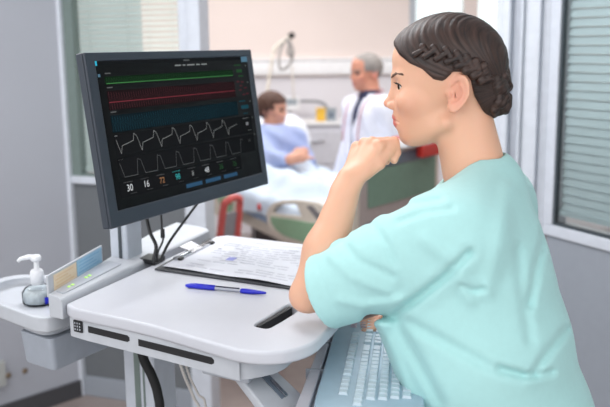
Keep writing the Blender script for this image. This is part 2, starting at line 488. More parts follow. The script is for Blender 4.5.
# hand: x along the hand, y from little finger to index, z out of the back
HX = A(376, 132, 1.545) - WR; HXl = np.linalg.norm(HX); HX = HX / HXl
HY0 = A(388, 130, 1.525) - A(354, 147, 1.56)
HY = HY0 - HX * (HY0 @ HX); HY /= np.linalg.norm(HY); HZ = np.cross(HX, HY)
if HZ @ (CAM - WR) < 0: HZ = -HZ
def HW(x, y, z): return WR + (HX * x + HY * y + HZ * z) * 0.001
REL = A(520, 330, 1.76); RWR = A(420, 312, 1.76)                 # her right arm: elbow, wrist

def fingers():
    segs = []
    #          base (x,y,z)     lengths      bend angles (cumulative, deg), radius, splay
    L = 80
    data = [((L - 9, -27, 2), (30, 18, 16), (58, 140, 185), 7.4, -3),
            ((L - 2, -9, 4), (36, 22, 18), (56, 138, 185), 8.2, -1),
            ((L, 10, 4), (38, 24, 18), (50, 132, 182), 8.4, 2),
            ((L - 4, 28, 2), (34, 22, 17), (42, 128, 178), 8.6, 6)]
    for b, ln, an, r, sp in data:
        p = np.array(b, float); pts = [p]
        for l, a in zip(ln, an):
            a = math.radians(a)
            dv = np.array([math.cos(a), math.sin(math.radians(sp)) * abs(math.cos(a)) + 0.05, -math.sin(a)]); dv /= np.linalg.norm(dv)
            p = p + dv * l; pts.append(p)
        segs.append((pts, r))
    th = [np.array(q, float) for q in ((20, 22, -10), (46, 32, -17), (74, 33, -21), (96, 33, -24))]
    segs.append((th, 10.5))
    return segs
FING = fingers()
def hand_sdf(P):
    q = P - WR.astype(np.float32)
    Q = np.stack([q @ HX, q @ HY, q @ HZ], 1).astype(np.float32) * 1000
    d = cap(Q, (-20, -4, -2), (10, 0, -2), 24, 24)
    S = Q * np.array([1, 1, 1.55], np.float32)
    pl = np.minimum(cap(S, (14, -14, -6), (L_ := 68, -25, 0), 16, 15), cap(S, (14, 12, -6), (72, 24, 0), 17, 16))
    pl = smin(pl, cap(S, (30, 0, -4), (72, 2, 2), 20, 18), 10)
    d = smin(cap(S, (-20, -2, -2), (14, 0, -4), 27, 26), pl, 14)
    for i, (pts, r) in enumerate(FING):
        fd = None
        for k in range(len(pts) - 1):
            c = cap(Q, pts[k], pts[k + 1], r - k * 0.5, r - (k + 1) * 0.6)
            fd = c if fd is None else smin(fd, c, 3)
        d = smin(d, fd, 8 if i == 4 else 4)
        if i == 4: d = smin(d, cap(Q, (50, 26, -12), (84, 30, -20), 13, 11), 6)
        if i < 4:
            d = smin(d, sph(Q, pts[0] + np.array([-1, 0, 1.5]), r + 0.9), 5)   # knuckle
    return d * 0.001

def nurse_body(P):
    # head and neck
    d = np.full(len(P), 9.0, np.float32)
    q = SK.loc(P).astype(np.float32)
    nb = SK.loc(NB[None].astype(np.float32))[0]
    hd = head_sdf(q)
    nk = cap(q, (-18, 0, -10), tuple(nb), 50, 56)
    hd = smin(hd, nk, 16)
    hd = smin(hd, ear_sdf(q), 3)
    d = hd * 0.001
    # trunk
    tr = trunk(P, -0.02)
    d = smin(d, tr, 0.02)
    # left arm
    ua = cap(P, LS + np.array([0.02, 0.03, -0.03]), EL + np.array([0.02, -0.005, 0.01]), 0.045, 0.033)
    fa = cap(P, EL, EL * 0.62 + WR * 0.38 + np.array([0.004, 0, 0]), 0.029, 0.037)
    fa = smin(fa, cap(P, EL * 0.62 + WR * 0.38 + np.array([0.004, 0, 0]), WR, 0.037, 0.023), 0.02)
    arm = smin(ua, fa, 0.015)
    arm = smin(arm, sph(P, EL, 0.030), 0.01)
    h = hand_sdf(P)
    arm = smin(arm, h, 0.012)
    d = smin(d, arm, 0.012)
    # right arm
    ra = smin(cap(P, RS, REL, 0.05, 0.04), cap(P, REL, RWR, 0.038, 0.025), 0.02)
    hv = RWR + np.array([-0.06, -0.02, -0.012])
    ra = smin(ra, cap(P, RWR, hv, 0.024, 0.026), 0.02)
    for k in range(4):
        b = hv + np.array([-0.01, -0.028 + 0.018 * k, 0]); e = b + np.array([-0.05, -0.01, -0.012]); e2 = e + np.array([-0.018, -0.002, -0.018])
        ra = smin(ra, smin(cap(P, b, e, 0.009, 0.008), cap(P, e, e2, 0.008, 0.007), 0.004), 0.005)
    ra = smin(ra, cap(P, RWR + np.array([-0.02, -0.02, -0.01]), RWR + np.array([-0.07, -0.06, -0.02]), 0.011, 0.008), 0.01)
    d = smin(d, ra, 0.02)
    # legs
    for s in (0, 1):
        lg = smin(cap(P, HJ[s], KN[s], 0.085, 0.052), cap(P, KN[s], AN[s], 0.05, 0.034), 0.03)
        lg = smin(lg, cap(P, AN[s] + np.array([0.02, 0, -0.05]), AN[s] + TF * 0.15 + np.array([0, 0, -0.06]), 0.032, 0.025), 0.03)
        d = smin(d, lg, 0.03)
    return d

def tloc(P):   # trunk coordinates: width squeezed
    q = P - CH.astype(np.float32)
    return np.stack([q @ TF, (q @ TL) * 0.74, q[:, 2]], 1).astype(np.float32)
def tl1(p): return tloc(np.asarray(p, np.float32)[None])[0]
def trunk(P, off):
    T = tloc(P)
    sh = A(478, 222, 1.53)
    d = cap(T, tl1(sh), tl1(CH), 0.095 + off, 0.138 + off)
    d = smin(d, cap(T, tl1(CH), tl1(WA), 0.138 + off, 0.140 + off), 0.03)
    d = smin(d, cap(T, tl1(WA), tl1(HP), 0.140 + off, 0.141 + off), 0.03)
    d = smin(d, cap(T, tl1(HP), tl1(PEL), 0.141 + off, 0.148 + off), 0.03)
    d = smin(d, cap(T, tl1(A(450, 312, 1.53)), tl1(A(492, 405, 1.54)), 0.122 + off, 0.130 + off), 0.04)
    return d

# creases of the scrub top: (2-D guide line, width, depth) raised or sunk on her left side
CREASE = [
    ([(368, 318), (392, 316), (418, 298), (446, 276), (470, 252)], 5.0, 0.010),
    ([(378, 322), (392, 352), (408, 392), (420, 412)], 7.0, -0.006),
    ([(396, 322), (416, 358), (440, 402)], 6.0, 0.006),
    ([(400, 318), (440, 340), (500, 372), (522, 377)], 6.0, 0.005),
    ([(500, 368), (532, 377), (552, 372)], 4.0, 0.007),
    ([(533, 374), (550, 350), (566, 330)], 4.5, 0.007),
    ([(530, 304), (536, 270), (546, 232)], 5.0, 0.007),
    ([(518, 250), (522, 290), (530, 340)], 6.0, 0.004),
    ([(462, 286), (472, 291), (484, 289)], 3.5, 0.005),
    ([(388, 212), (412, 204), (440, 200)], 4.0, 0.006),
    ([(398, 222), (424, 212), (452, 208)], 3.5, 0.004),
    ([(372, 226), (388, 246), (394, 262)], 5.0, 0.005),
    ([(345, 246), (360, 262), (392, 276)], 5.0, 0.005),
    ([(330, 256), (350, 276), (388, 292)], 5.0, -0.004),
    ([(340, 300), (362, 306), (400, 300)], 5.0, -0.004),
    ([(425, 240), (455, 262), (470, 300)], 8.0, -0.004),
    ([(508, 190), (500, 240), (488, 290)], 9.0, -0.004),
    ([(318, 252), (334, 247), (348, 236)], 3.0, 0.004),
    ([(316, 262), (328, 296), (343, 325)], 1.6, 0.0016),
]
def crease(P):
    u, v = project(P.astype(np.float64)); out = np.zeros(len(P))
    for pts, w, a in CREASE:
        best = np.full(len(P), 1e9)
        for (x0, y0), (x1, y1) in zip(pts[:-1], pts[1:]):
            dx, dy = x1 - x0, y1 - y0
            t = np.clip(((u - x0) * dx + (v - y0) * dy) / (dx * dx + dy * dy), 0, 1)
            best = np.minimum(best, (u - x0 - t * dx) ** 2 + (v - y0 - t * dy) ** 2)
        out += 1.5 * a * np.exp(-best / (w * w))
        out -= 0.55 * a * np.exp(-best / (w * w * 5))
    side = sm01(((P - CH.astype(np.float32)) @ TL + 0.06) / 0.08)
    return (out * side).astype(np.float32)
HEM_C = A(322, 293, 1.468)
HEM_N = np.asarray(EL - LS); HEM_N = HEM_N / np.linalg.norm(HEM_N)
_hv = A(335, 329, 1.46) - A(308, 262, 1.46); _hv /= np.linalg.norm(_hv)
HEM_N = HEM_N - _hv * (HEM_N @ _hv); HEM_N /= np.linalg.norm(HEM_N)
RHEM_N = np.asarray(REL - RS); RHEM_N /= np.linalg.norm(RHEM_N)
def scrub(P):
    d = trunk(P, 0.0)
    sl_end = HEM_C + HEM_N * 0.05
    sl = cap(P, LS + np.array([-0.03, 0.03, -0.02]), HEM_C, 0.068, 0.062)
    sl = smin(sl, cap(P, A(446, 242, 1.42), A(345, 284, 1.465), 0.078, 0.062), 0.03)
    sl = smin(sl, cap(P, HEM_C, sl_end, 0.062, 0.060), 0.01)
    cut = (P - HEM_C.astype(np.float32)) @ HEM_N.astype(np.float32)
    sl = smax(sl, cut, 0.004)
    inner = cap(P, HEM_C - HEM_N * 0.03, sl_end, 0.048, 0.056)
    sl = smax(sl, -inner, 0.003)
    d = smin(d, sl, 0.045)
    sr = cap(P, RS, RS * 0.15 + REL * 0.85, 0.08, 0.07)
    sr = smax(sr, (P - (RS * 0.2 + REL * 0.8).astype(np.float32)) @ RHEM_N.astype(np.float32), 0.004)
    d = smin(d, sr, 0.05)
    # yoke from neck to the shoulders
    nb = NB + np.array([0.014, 0.0, -0.03])
    d = smin(d, cap(P, nb, LS + np.array([0.03, 0.02, -0.02]), 0.064, 0.070), 0.04)
    d = smin(d, cap(P, nb, RS, 0.066, 0.076), 0.04)
    d = d + crease(P)
    # neckline
    q = SK.loc(P).astype(np.float32); nbl = SK.loc(NB[None].astype(np.float32))[0]
    ax = nbl - np.array([-18, 0, -10])
    neck = cap(q, (-18, 0, -10), tuple(nbl + ax * 0.25), 52, 60) * 0.001
    d = smax(d, -neck, 0.004)
    e1, e2 = A(496, 143, 1.5), A(437, 189, 1.5)                      # neckline plane
    n = np.cross(e2 - e1, _fw); n /= np.linalg.norm(n)
    if n[2] < 0: n = -n
    pl_ = (P - e1.astype(np.float32)) @ n.astype(np.float32)
    far = 0.112 - cap(P, NB - np.array([0, 0, 0.1]), NB + np.array([-0.02, 0, 0.2]), 0.0, 0.0)
    d = smax(d, np.minimum(pl_, far), 0.006)
    d = smax(d, 0.80 - P[:, 2], 0.004)
    return d
def trousers(P):
    d = np.full(len(P), 9.0, np.float32)
    d = trunk(P, -0.006)
    d = np.maximum(d, P[:, 2] - 1.0)
    d = np.maximum(d, 0.7 - P[:, 2])
    for s in (0, 1):
        lg = smin(cap(P, HJ[s], KN[s], 0.10, 0.075), cap(P, KN[s], AN[s], 0.075, 0.07), 0.03)
        d = smin(d, lg, 0.04)
    return smax(d, 0.06 - P[:, 2], 0.004)

SKIN_BASE = rgb(226, 176, 148)
def nurse():
    zs = np.concatenate([np.arange(0.0, 1.1, 0.009), np.arange(1.1, 1.80, 0.0021)])
    lo = (min(-0.06, EL[0] - 0.05), 1.24, 0.0); hi = (0.72, 1.98, 1.8)
    v, q = nets(nurse_body, lo, hi, 0.0023, zs)
    v = relax(v, q, 1, 0.4)
    c = tones(v, SK, SKIN_BASE, rgb(200, 98, 96), 0.8)
    kd = np.min([np.linalg.norm(v - HW(*(p)), axis=1) for pts, r in FING for p in pts[:2]], 0)
    m = (np.exp(-(kd / 0.010) ** 2) * 0.25)[:, None]; c = c * (1 - m) + np.array(rgb(226, 140, 116)[:3]) * m
    b = mesh_obj('person', v, q, M['skin'], None, {'tone': ('FLOAT_COLOR', rgba(c))})
    tag(b, 'person in a mint green scrub top, elbow on the white cart', 'person')
    sculpt('scrub_top', scrub, (-0.05, 1.2, 0.78), (0.78, 2.0, 1.7), 0.0042, M['teal'], b, it=2)
    sculpt('trousers', trousers, (FX - 0.3, FY - 0.35, 0.03), (FX + 0.3, FY + 0.35, 1.02), 0.01, M['navy'], b)
    for s in (0, 1):
        def shoe(P, s=s):
            a = AN[s] + np.array([0.03, 0, -0.05]); e = AN[s] + TF * 0.16 + np.array([0, 0, -0.055])
            return smax(cap(P, a, e, 0.042, 0.036), -P[:, 2] + 0.002, 0.004)
        a = AN[s]
        sculpt('shoe', shoe, (a[0] - 0.26, a[1] - 0.2, 0), (a[0] + 0.15, a[1] + 0.2, 0.12), 0.008, M['shoe'], b)
    # eyes
    for sgn in (1, -1):
        mb = MB(); c0 = np.array([75.5, 31 * sgn, 23.0])
        look = np.array([1.0, 0.22 * sgn + 0.0, -0.10]); look /= np.linalg.norm(look); Fr = frame_cols(look)
        def E(x, y, z): return SK.w(*(c0 + Fr @ np.array([z, x, y])))
        prof = [(12.6 * math.sin(a), 12.6 * math.cos(a)) for a in np.linspace(0.02, 3.12, 22)]
        mb.lathe(prof, E, 22, 0)
        prof = [(12.85 * math.sin(a), 12.85 * math.cos(a)) for a in np.linspace(0.02, 0.62, 8)]
        mb.lathe(prof, E, 22, 1)
        mb.build('eye', [M['eye_white'], M['iris']], b, smooth=True)
        # lashes
        mb = MB(); arc = []
        for t in np.linspace(-1, 1, 13):
            y = 33 + 12.5 * t; z = 23 + 6.4 * math.sqrt(max(0, 1 - t * t)) - 0.6
            x = 75.5 + math.sqrt(max(0.0, 15.2 ** 2 - (y - 31) ** 2 - (z - 23) ** 2)); arc.append(SK.w(x, y * sgn, z))
        mb.tube(arc, 0.0009, 6)
        for k in range(1, 12):
            y = 33 + 12.5 * (k - 6) / 6; p = arc[k]
            tip = p + SK.R @ (np.array([6.0, 0.28 * (y - 31) * sgn, 1.8]) * 0.001)
            mb.tube([p, (p + tip) / 2 - SK.R[:, 2] * 0.0006, tip], [0.0005, 0.0004, 0.0001], 4)
        mb.build('eyelash', M['lash'], b)
        def brow(Q, sgn=sgn):
            q = SK.loc(Q).astype(np.float32) * np.array([1, sgn, 1], np.float32)
            pts = [(100, 12, 38), (97, 22, 41), (90, 34, 44.5), (80, 46, 44), (70, 55, 40)]
            rr = [2.4, 2.8, 2.4, 1.8, 0.9]; d = None
            for i in range(4):
                c = cap(q, pts[i], pts[i + 1], rr[i], rr[i + 1]); d = c if d is None else smin(d, c, 2)
            return np.maximum(d, head_sdf(q) - 0.9) * 0.001
        c = SK.w(88, 30 * sgn, 38)
        sculpt('eyebrow', brow, c - 0.04, c + 0.04, 0.0013, M['brow'], b)
    hair(b)
    return b

# hairline as a closed region in the head's side view (x fwd, z up)
HLINE = [(95, 97), (84, 78), (66, 62), (44, 52), (26, 34), (10, 30), (2, 36), (-8, 46), (-26, 44), (-36, 30), (-42, 4), (-55, -20), (-67, -44)]
def hl_dist(x, z):   # >0 above / behind the hairline
    pts = [(150, 112)] + HLINE + [(-140, -50)]
    best = np.full(len(x), 1e9); sign = np.ones(len(x))
    for (x0, z0), (x1, z1) in zip(pts[:-1], pts[1:]):
        dx, dz = x1 - x0, z1 - z0
        t = np.clip(((x - x0) * dx + (z - z0) * dz) / (dx * dx + dz * dz), 0, 1)
        px, pz = x - x0 - t * dx, z - z0 - t * dz
        dd = px * px + pz * pz
        m = dd < best
        best = np.where(m, dd, best)
        sign = np.where(m, np.sign((dx) * (-pz) + dz * px) , sign)
    return np.sqrt(best) * sign
BUN = np.array([-92.0, 0, 10.0])
def braid_pts(y_side=1):
    # along the side of the head from the temple back into the bun
    path = [(48, 82), (26, 78), (2, 72), (-20, 62), (-38, 52), (-54, 42), (-70, 30)]
    out = []
    P = np.array(path, float)
    for i in range(len(P) - 1):
        for t in np.linspace(0, 1, 5, endpoint=False): out.append(P[i] * (1 - t) + P[i + 1] * t)
    out.append(P[-1])
    res = []
    for x, z in out:                                        # project to the skull surface
        ys = np.linspace(20, 95, 76); q = np.stack([np.full(76, x), ys, np.full(76, z)], 1).astype(np.float32)
        dd = ell(q, (0, 0, 52), (104, 80, 92)); k = np.argmin(np.abs(dd)); res.append((x, ys[k] * y_side, z))
    return np.array(res)
def hair(parent):
    rg = np.random.default_rng(11)
    def cap_sdf(Q):
        d = ell(Q, (-1, 0, 54), (103, 80, 92))
        d = smin(d, ell(Q, (30, 0, 76), (69, 63, 54)), 14)
        d = smin(d, ell(Q, (-58, 0, 0), (42, 50, 44)), 20)
        d = smax(d, -hl_dist(Q[:, 0].astype(float), Q[:, 2].astype(float)).astype(np.float32), 5)
        # strand grooves converging on the bun
        a, r = flow2(Q)
        d = d + (0.45 * np.sin(a * 61 + 2 * np.sin(a * 9)) + 0.4 * np.sin(a * 97 + r * 0.02)).astype(np.float32) * sm01((np.abs(Q[:, 1]) + Q[:, 2] - 30) / 30).astype(np.float32)
        return d
    def flow2(Q):
        x = Q[:, 0] - BUN[0]; z = Q[:, 2] - BUN[2]; y = Q[:, 1]
        a = np.arctan2(z, x + 1e-3) + y * 0.006
        return a, np.sqrt(x * x + z * z + y * y)
    braids = []
    for side in (1, -1):
        B = braid_pts(side); n = len(B)
        for i in range(0, n - 1, 2):
            t = i / (n - 1); p = B[i]; tg = B[min(i + 1, n - 1)] - B[max(i - 1, 0)]; tg /= np.linalg.norm(tg)
            out = np.array([0, side, 0.25]); out = out - tg * (out @ tg); out /= np.linalg.norm(out); up = np.cross(out, tg)
            s = 1 if (i // 2) % 2 else -1
            w = 7.0 + 3.5 * t
            c = p + up * s * w * 0.55 + out * 3.0
            d1 = tg * 0.8 - up * s * 0.62 + out * 0.1; d1 /= np.linalg.norm(d1)
            braids.append((c - d1 * w * 0.95, c + d1 * w * 0.95, w * 0.55, w * 0.80, side))
    def braid_sdf(Q):
        d = np.full(len(Q), 50.0, np.float32)
        for a, b, r0, r1, sd in braids:
            d = np.minimum(d, smin(cap(Q, a, b, r1, r0), np.full(len(Q), 40, np.float32), 1))
        return d
    buns = []
    for k in range(60):
        th = rg.uniform(0, 2 * PI); u = rg.uniform(-0.8, 0.9)
        base = np.array([-74 - 24 * abs(u) * 0.3, 0, 10.0])
        dirv = np.array([-abs(math.cos(th)) * 0.9 + 0.15, math.sin(th), u]); dirv /= np.linalg.norm(dirv)
        c = base + dirv * np.array([27, 46, 52]) + np.array([0, 0, -2])
        tg = np.cross(dirv, rg.normal(size=3)); tg /= np.linalg.norm(tg)
        buns.append((c - tg * 15 - dirv * 7, c, c + tg * 15 - dirv * 7, rg.uniform(6.5, 11)))
    def bun_sdf(Q):
        d = ell(Q, (-74, 0, 8), (27, 46, 50))
        for a, b, c, r in buns:
            d = smin(d, np.minimum(cap(Q, a, b, r * 0.75, r), cap(Q, b, c, r, r * 0.6)), 0.8)
        return d
    def W(f): return lambda P: f(SK.loc(P).astype(np.float32)) * 0.001
    def flow_attr(v):
        L = SK.loc(v.astype(np.float32)).astype(float); a, r = flow2(L)
        return {'flow': ('FLOAT_VECTOR', np.stack([a * 26, r * 0.018, L[:, 1] * 0.05], 1))}
    def flow_loc(v):
        L = SK.loc(v.astype(np.float32)).astype(float)
        return {'flow': ('FLOAT_VECTOR', np.stack([L[:, 0] * 0.16 + L[:, 2] * 0.22, L[:, 1] * 0.12, L[:, 2] * 0.05], 1))}
    c = SK.w(0, 0, 40)
    o = sculpt('hair', W(cap_sdf), c - 0.165, c + 0.165, 0.0022, M['hair'], parent, attrs=flow_attr, it=1)
    allb = list(braids)
    for side in (1, -1):
        braids[:] = [q for q in allb if q[4] == side]
        sculpt('braid', W(braid_sdf), c - 0.16, c + 0.16, 0.0017, M['hair'], o, attrs=flow_loc, it=1)
    cb = SK.w(-80, 0, 4)
    sculpt('bun', W(bun_sdf), cb - 0.1, cb + 0.1, 0.0018, M['hair'], o, attrs=flow_loc, it=1)
    # loose strands at the nape, each a curl of its own
    for k in range(0):
        p = np.array([rg.uniform(-62, -46), rg.uniform(34, 56), rg.uniform(-36, -22)]); ln = rg.uniform(8, 16)
        dv = np.array([rg.uniform(-0.2, 0.6), 0.1, -1.0]); dv /= np.linalg.norm(dv); bend = np.array([rg.uniform(-.5, .5), -0.25, 0.1])
        mb = MB(); mb.tube([SK.w(*(p + dv * ln * t + bend * ln * t * t)) for t in (0, 0.35, 0.7, 1)], [0.0006, 0.0005, 0.0004, 0.0002], 4)
        mb.build('loose_strand', M['hair'], o)
nurse()
#@@PART3
# ------------------------------------------------------------------ medical cart
TZ = 1.22
CO = Z(68, 306, TZ)
_ua = math.radians(-30.5); CU = np.array([math.cos(_ua), math.sin(_ua), 0]); _va = math.radians(71); CV = np.array([math.cos(_va), math.sin(_va), 0]); CZ = np.array([0, 0, 1.0])
def T(a, b, c): return CO + CU * a + CV * b + CZ * c
CTR = T(0.16, 0.3, 0); CTR = np.array([CTR[0], CTR[1], 0.0])

def prism_hole(mb, outer, hole, z0, z1, TT, mi=0):
    """plate with a hole (both loops ccw, same count)"""
    n = len(outer)
    for z, flip in ((z1, False), (z0, True)):
        p = [TT(x, y, z) for x, y in outer] + [TT(x, y, z) for x, y in hole]
        fs = []
        for i in range(n):
            j = (i + 1) % n; q = (i, j, n + j, n + i); fs.append(q[::-1] if flip else q)
        mb.add(p, fs, mi)
    for loop in (outer, hole[::-1]):
        p = [TT(x, y, z0) for x, y in loop] + [TT(x, y, z1) for x, y in loop]; m = len(loop)
        mb.add(p, [(i, (i + 1) % m, m + (i + 1) % m, m + i) for i in range(m)], mi)

def resample_loop(poly, n, start_ang, c):
    """points of a polygon at n equal angles around c"""
    out = []
    P = [np.array(q, float) - c for q in poly]
    for k in range(n):
        a = start_ang + 2 * PI * k / n; d = np.array([math.cos(a), math.sin(a)]); best = None
        for i in range(len(P)):
            p, q = P[i], P[(i + 1) % len(P)]; e = q - p
            det = d[0] * (-e[1]) + e[0] * d[1]
            if abs(det) < 1e-12: continue
            t = (p[0] * (-e[1]) + e[0] * p[1]) / det; s = (d[0] * p[1] - d[1] * p[0]) / det
            if t > 0 and -1e-6 <= s <= 1 + 1e-6 and (best is None or t > best): best = t
        out.append(tuple(c + d * best))
    return out

def cart():
    root = thing('medical_cart', CTR, 'white wheeled computer cart with a wide worktop in front of the person', 'cart', None)
    # worktop: front edge bows out slightly, corners rounded, a slot-shaped grab hole at the right front
    def rounded(pts, rs, n=7):
        out = []; N = len(pts)
        for i in range(N):
            p = np.array(pts[i], float); a = np.array(pts[i - 1], float) - p; b = np.array(pts[(i + 1) % N], float) - p
            a /= np.linalg.norm(a); b /= np.linalg.norm(b); r = rs[i]
            p0, p1 = p + a * r, p + b * r
            for k in range(n + 1):
                t = k / n; out.append(tuple((1 - t) ** 2 * p0 + 2 * t * (1 - t) * p + t * t * p1))
        return out
    outer = rounded([(-0.015, -0.004), (0.20, -0.006), (0.445, -0.045), (0.518, 0.03), (0.520, 0.25), (0.47, 0.62), (0.40, 0.665), (0.02, 0.655)], [0.006, 0.08, 0.06, 0.055, 0.12, 0.07, 0.06, 0.02])
    hole = rounded([(0.384, 0.078), (0.418, 0.074), (0.436, 0.215), (0.402, 0.22)], [0.012, 0.014, 0.014, 0.012])
    c = np.array([0.41, 0.148])
    n = 120
    mb = MB()
    prism_hole(mb, resample_loop(outer, n, 0, c), resample_loop(hole, n, 0, c), -0.024, 0.0, T)
    mb.build('worktop', M['white_top'], root, bevel=0.006, bseg=3)
    mb = MB()
    mb.prism(rounded([(0.378, 0.066), (0.424, 0.062), (0.442, 0.226), (0.396, 0.232)], [0.012] * 4), -0.060, -0.026, T)
    mb.build('handle_pocket', M['grey_plastic'], root, bevel=0.004)
    mb = MB(); mb.prism(rounded([(0.3865, 0.086), (0.394, 0.085), (0.4125, 0.210), (0.405, 0.213)], [0.002] * 4), -0.0259, -0.004, T)
    mb.build('handle_gap', M['dark_slot'], root)
    # raised ledge along the left side
    mb = MB()
    prof = [(1.0, -0.03), (0.0, -0.03), (0.0, 0.004), (0.06, 0.010), (0.30, 0.014), (0.93, 0.017), (1.0, 0.013)]
    lx = lambda k, b: -0.016 - k * (0.036 + 0.16 * b if b < 0.5 else 0.116)
    nP = len(prof); p = []
    for b in (0.0, 0.26, 0.52, 0.655): p += [T(lx(k, b), b, z) for k, z in prof]
    mb.add(p, [tuple(range(nP)), tuple(range(4 * nP - 1, 3 * nP - 1, -1))] + [(r * nP + i, r * nP + nP + i, r * nP + nP + (i + 1) % nP, r * nP + (i + 1) % nP) for i in range(nP) for r in range(3)])
    mb.build('side_ledge', M['white'], root, bevel=0.004, bseg=3)
    mb = MB()
    def LT(k, b, z): return T(lx(k, b), b, 0.014 + (k - 0.3) * 0.0048 + z)
    mb.prism(rounded([(0.28, 0.02), (0.82, 0.02), (0.82, 0.25), (0.28, 0.25)][::-1], [0.03] * 4), -0.004, 0.0012, LT)
    pn = mb.build('status_panel', M['grey_plastic'], root)
    for b0 in (0.082, 0.096, 0.150, 0.164):
        mb = MB(); mb.box((0.50, b0 - 0.03, 0.0012), (0.62, b0 - 0.022, 0.002), LT); mb.build('indicator_light', M['led'], pn)
    # name card holder standing on the ledge
    def CT_(x, y, z): return T(-0.050 - 0.16 * y + x + 0.094, y, z)
    mb = MB(); mb.box((-0.100, 0.001, 0.008), (-0.094, 0.245, 0.052), CT_); cd = mb.build('card_holder', M['white'], root, bevel=0.002)
    mb = MB(); mb.box((-0.0938, 0.022, 0.016), (-0.0930, 0.118, 0.0470), CT_); 
    for k in range(4): mb.box((-0.0930, 0.028 + 0.004 * (k % 2), 0.021 + k * 0.0065), (-0.0927, 0.104 - 0.012 * (k % 3), 0.0233 + k * 0.0065), CT_, 1)
    mb.build('orange_card', [M['label_orange'], M['label_orange_ink']], cd)
    mb = MB(); mb.box((-0.0938, 0.120, 0.016), (-0.0930, 0.238, 0.0495), CT_)
    for k in range(4): mb.box((-0.0930, 0.128 + 0.004 * (k % 2), 0.021 + k * 0.007), (-0.0927, 0.225 - 0.014 * (k % 3), 0.0236 + k * 0.007), CT_, 1)
    mb.build('blue_card', [M['label_blue'], M['label_blue_ink']], cd)
    # underside body with the two long slots on its front face
    fr = lambda a: -0.006 if a < 0.28 else -0.006 - (a - 0.28) * 0.20
    mb = MB()
    mb.prism(rounded([(-0.012, 0.012), (0.035, 0.006), (0.30, -0.006), (0.40, -0.016), (0.455, 0.05), (0.45, 0.42), (-0.01, 0.45)], [0.01, 0.02, 0.1, 0.03, 0.04, 0.03, 0.03]), -0.064, -0.0255, T)
    mb.build('drawer_body', M['white'], root, bevel=0.005, bseg=3)
    for a0, a1, z0 in ((0.045, 0.150, -0.040), (0.172, 0.345, -0.042)):
        mb = MB()
        f0 = lambda a: 0.006 - max(0, a - 0.035) * 0.045 - (0.0 if a < 0.3 else (a - 0.3) * 0.06)
        pts = [(a, z0 + dz) for a, dz in ((a0, -0.0062), (a1 - 0.005, -0.0062), (a1, -0.003), (a1, 0.003), (a1 - 0.005, 0.0062), (a0, 0.0062))]
        nP = len(pts); p = [T(a, f0(a) - 0.0012, z) for a, z in pts] + [T(a, f0(a) + 0.012, z) for a, z in pts]
        mb.add(p, [tuple(range(nP)), tuple(range(2 * nP - 1, nP - 1, -1))] + [(i, nP + i, nP + (i + 1) % nP, (i + 1) % nP) for i in range(nP)])
        mb.build('slot', M['dark_slot'], root)
    mb = MB(); mb.box((0.008, 0.004, -0.050), (0.030, 0.02, -0.028), T)
    for k in range(3):
        for j in range(3): mb.box((0.011 + k * 0.006, 0.0028, -0.046 + j * 0.006), (0.0135 + k * 0.006, 0.0042, -0.043 + j * 0.006), T, 1)
    mb.build('vent_port', [M['dark_slot'], M['grey_plastic']], root)
    # column down to the base
    pb = Z(131, 262, TZ)
    def PT(x, y, z): return np.array([pb[0], pb[1], 0]) + CU * (x + 0.055) + CV * (y - 0.02) + CZ * z
    mb = MB()
    mb.prism(rect_poly(-0.045, -0.05, 0.045, 0.05, 0.008), 0.16, 1.157, PT)
    cl = mb.build('column', M['alu'], root, bevel=0.002)
    mb = MB(); mb.box((-0.012, -0.0512, 0.2), (0.004, -0.0495, 1.15), PT); mb.box((0.012, -0.0512, 0.2), (0.017, -0.0495, 1.15), PT)
    mb.build('column_groove', M['gasket_green'], cl)
    # monitor post above the worktop
    def UP(x, y, z): return pb + CU * x + CV * y + CZ * z
    mb = MB(); mb.prism(rect_poly(-0.040, -0.030, 0.012, 0.038, 0.006), 0.0, 0.24, UP); po = mb.build('monitor_post', M['alu'], root, bevel=0.002)
    mb = MB(); mb.box((-0.012, -0.0325, 0.0), (-0.004, -0.0295, 0.24), UP); mb.build('post_groove', M['gasket'], po)
    mb = MB(); mb.box((0.015, -0.002, 0.0), (0.070, 0.05, 0.012), UP); mb.build('cable_grommet', M['black'], root, bevel=0.003)
    mb = MB(); mb.box((-0.02, -0.03, 0.20), (0.04, 0.08, 0.32), UP); mb.build('monitor_arm', M['alu'], root, bevel=0.004)
    # wheeled base
    ba = MB()
    for s in (-1, 1):
        ba.hexa([PT(-0.24, s * 0.2 - 0.03, 0.09), PT(0.26, s * 0.2 - 0.03, 0.09), PT(0.26, s * 0.2 + 0.03, 0.09), PT(-0.24, s * 0.2 + 0.03, 0.09), PT(-0.24, s * 0.2 - 0.03, 0.13), PT(0.26, s * 0.2 - 0.03, 0.13), PT(0.26, s * 0.2 + 0.03, 0.13), PT(-0.24, s * 0.2 + 0.03, 0.13)])
    ba.box((-0.1, -0.22, 0.085), (0.1, 0.22, 0.165), PT)
    ba.build('base', M['white'], root, bevel=0.01)
    for x in (-0.21, 0.23):
        for y in (-0.2, 0.2):
            mb = MB()
            def WT(r, s, z, x=x, y=y): return PT(x + r, y + z, 0.045 + s)
            mb.lathe([(0.02, -0.014), (0.04, -0.014), (0.045, -0.008), (0.045, 0.008), (0.04, 0.014), (0.02, 0.014)], WT, 18)
            mb.box((x - 0.012, y - 0.02, 0.05), (x + 0.012, y + 0.02, 0.092), PT)
            mb.build('caster', M['rubber'], root)
    # left accessory shelf with round holder and bin
    SZ = 1.165
    def S(a, b, z): return T(a, b, z - TZ)
    near = Z(50, 326, SZ); d0 = near - CO; nb_ = (d0 @ np.array([-CU[1], CU[0], 0])) / 0.98; na = d0 @ CU + 0.203 * nb_
    mb = MB()
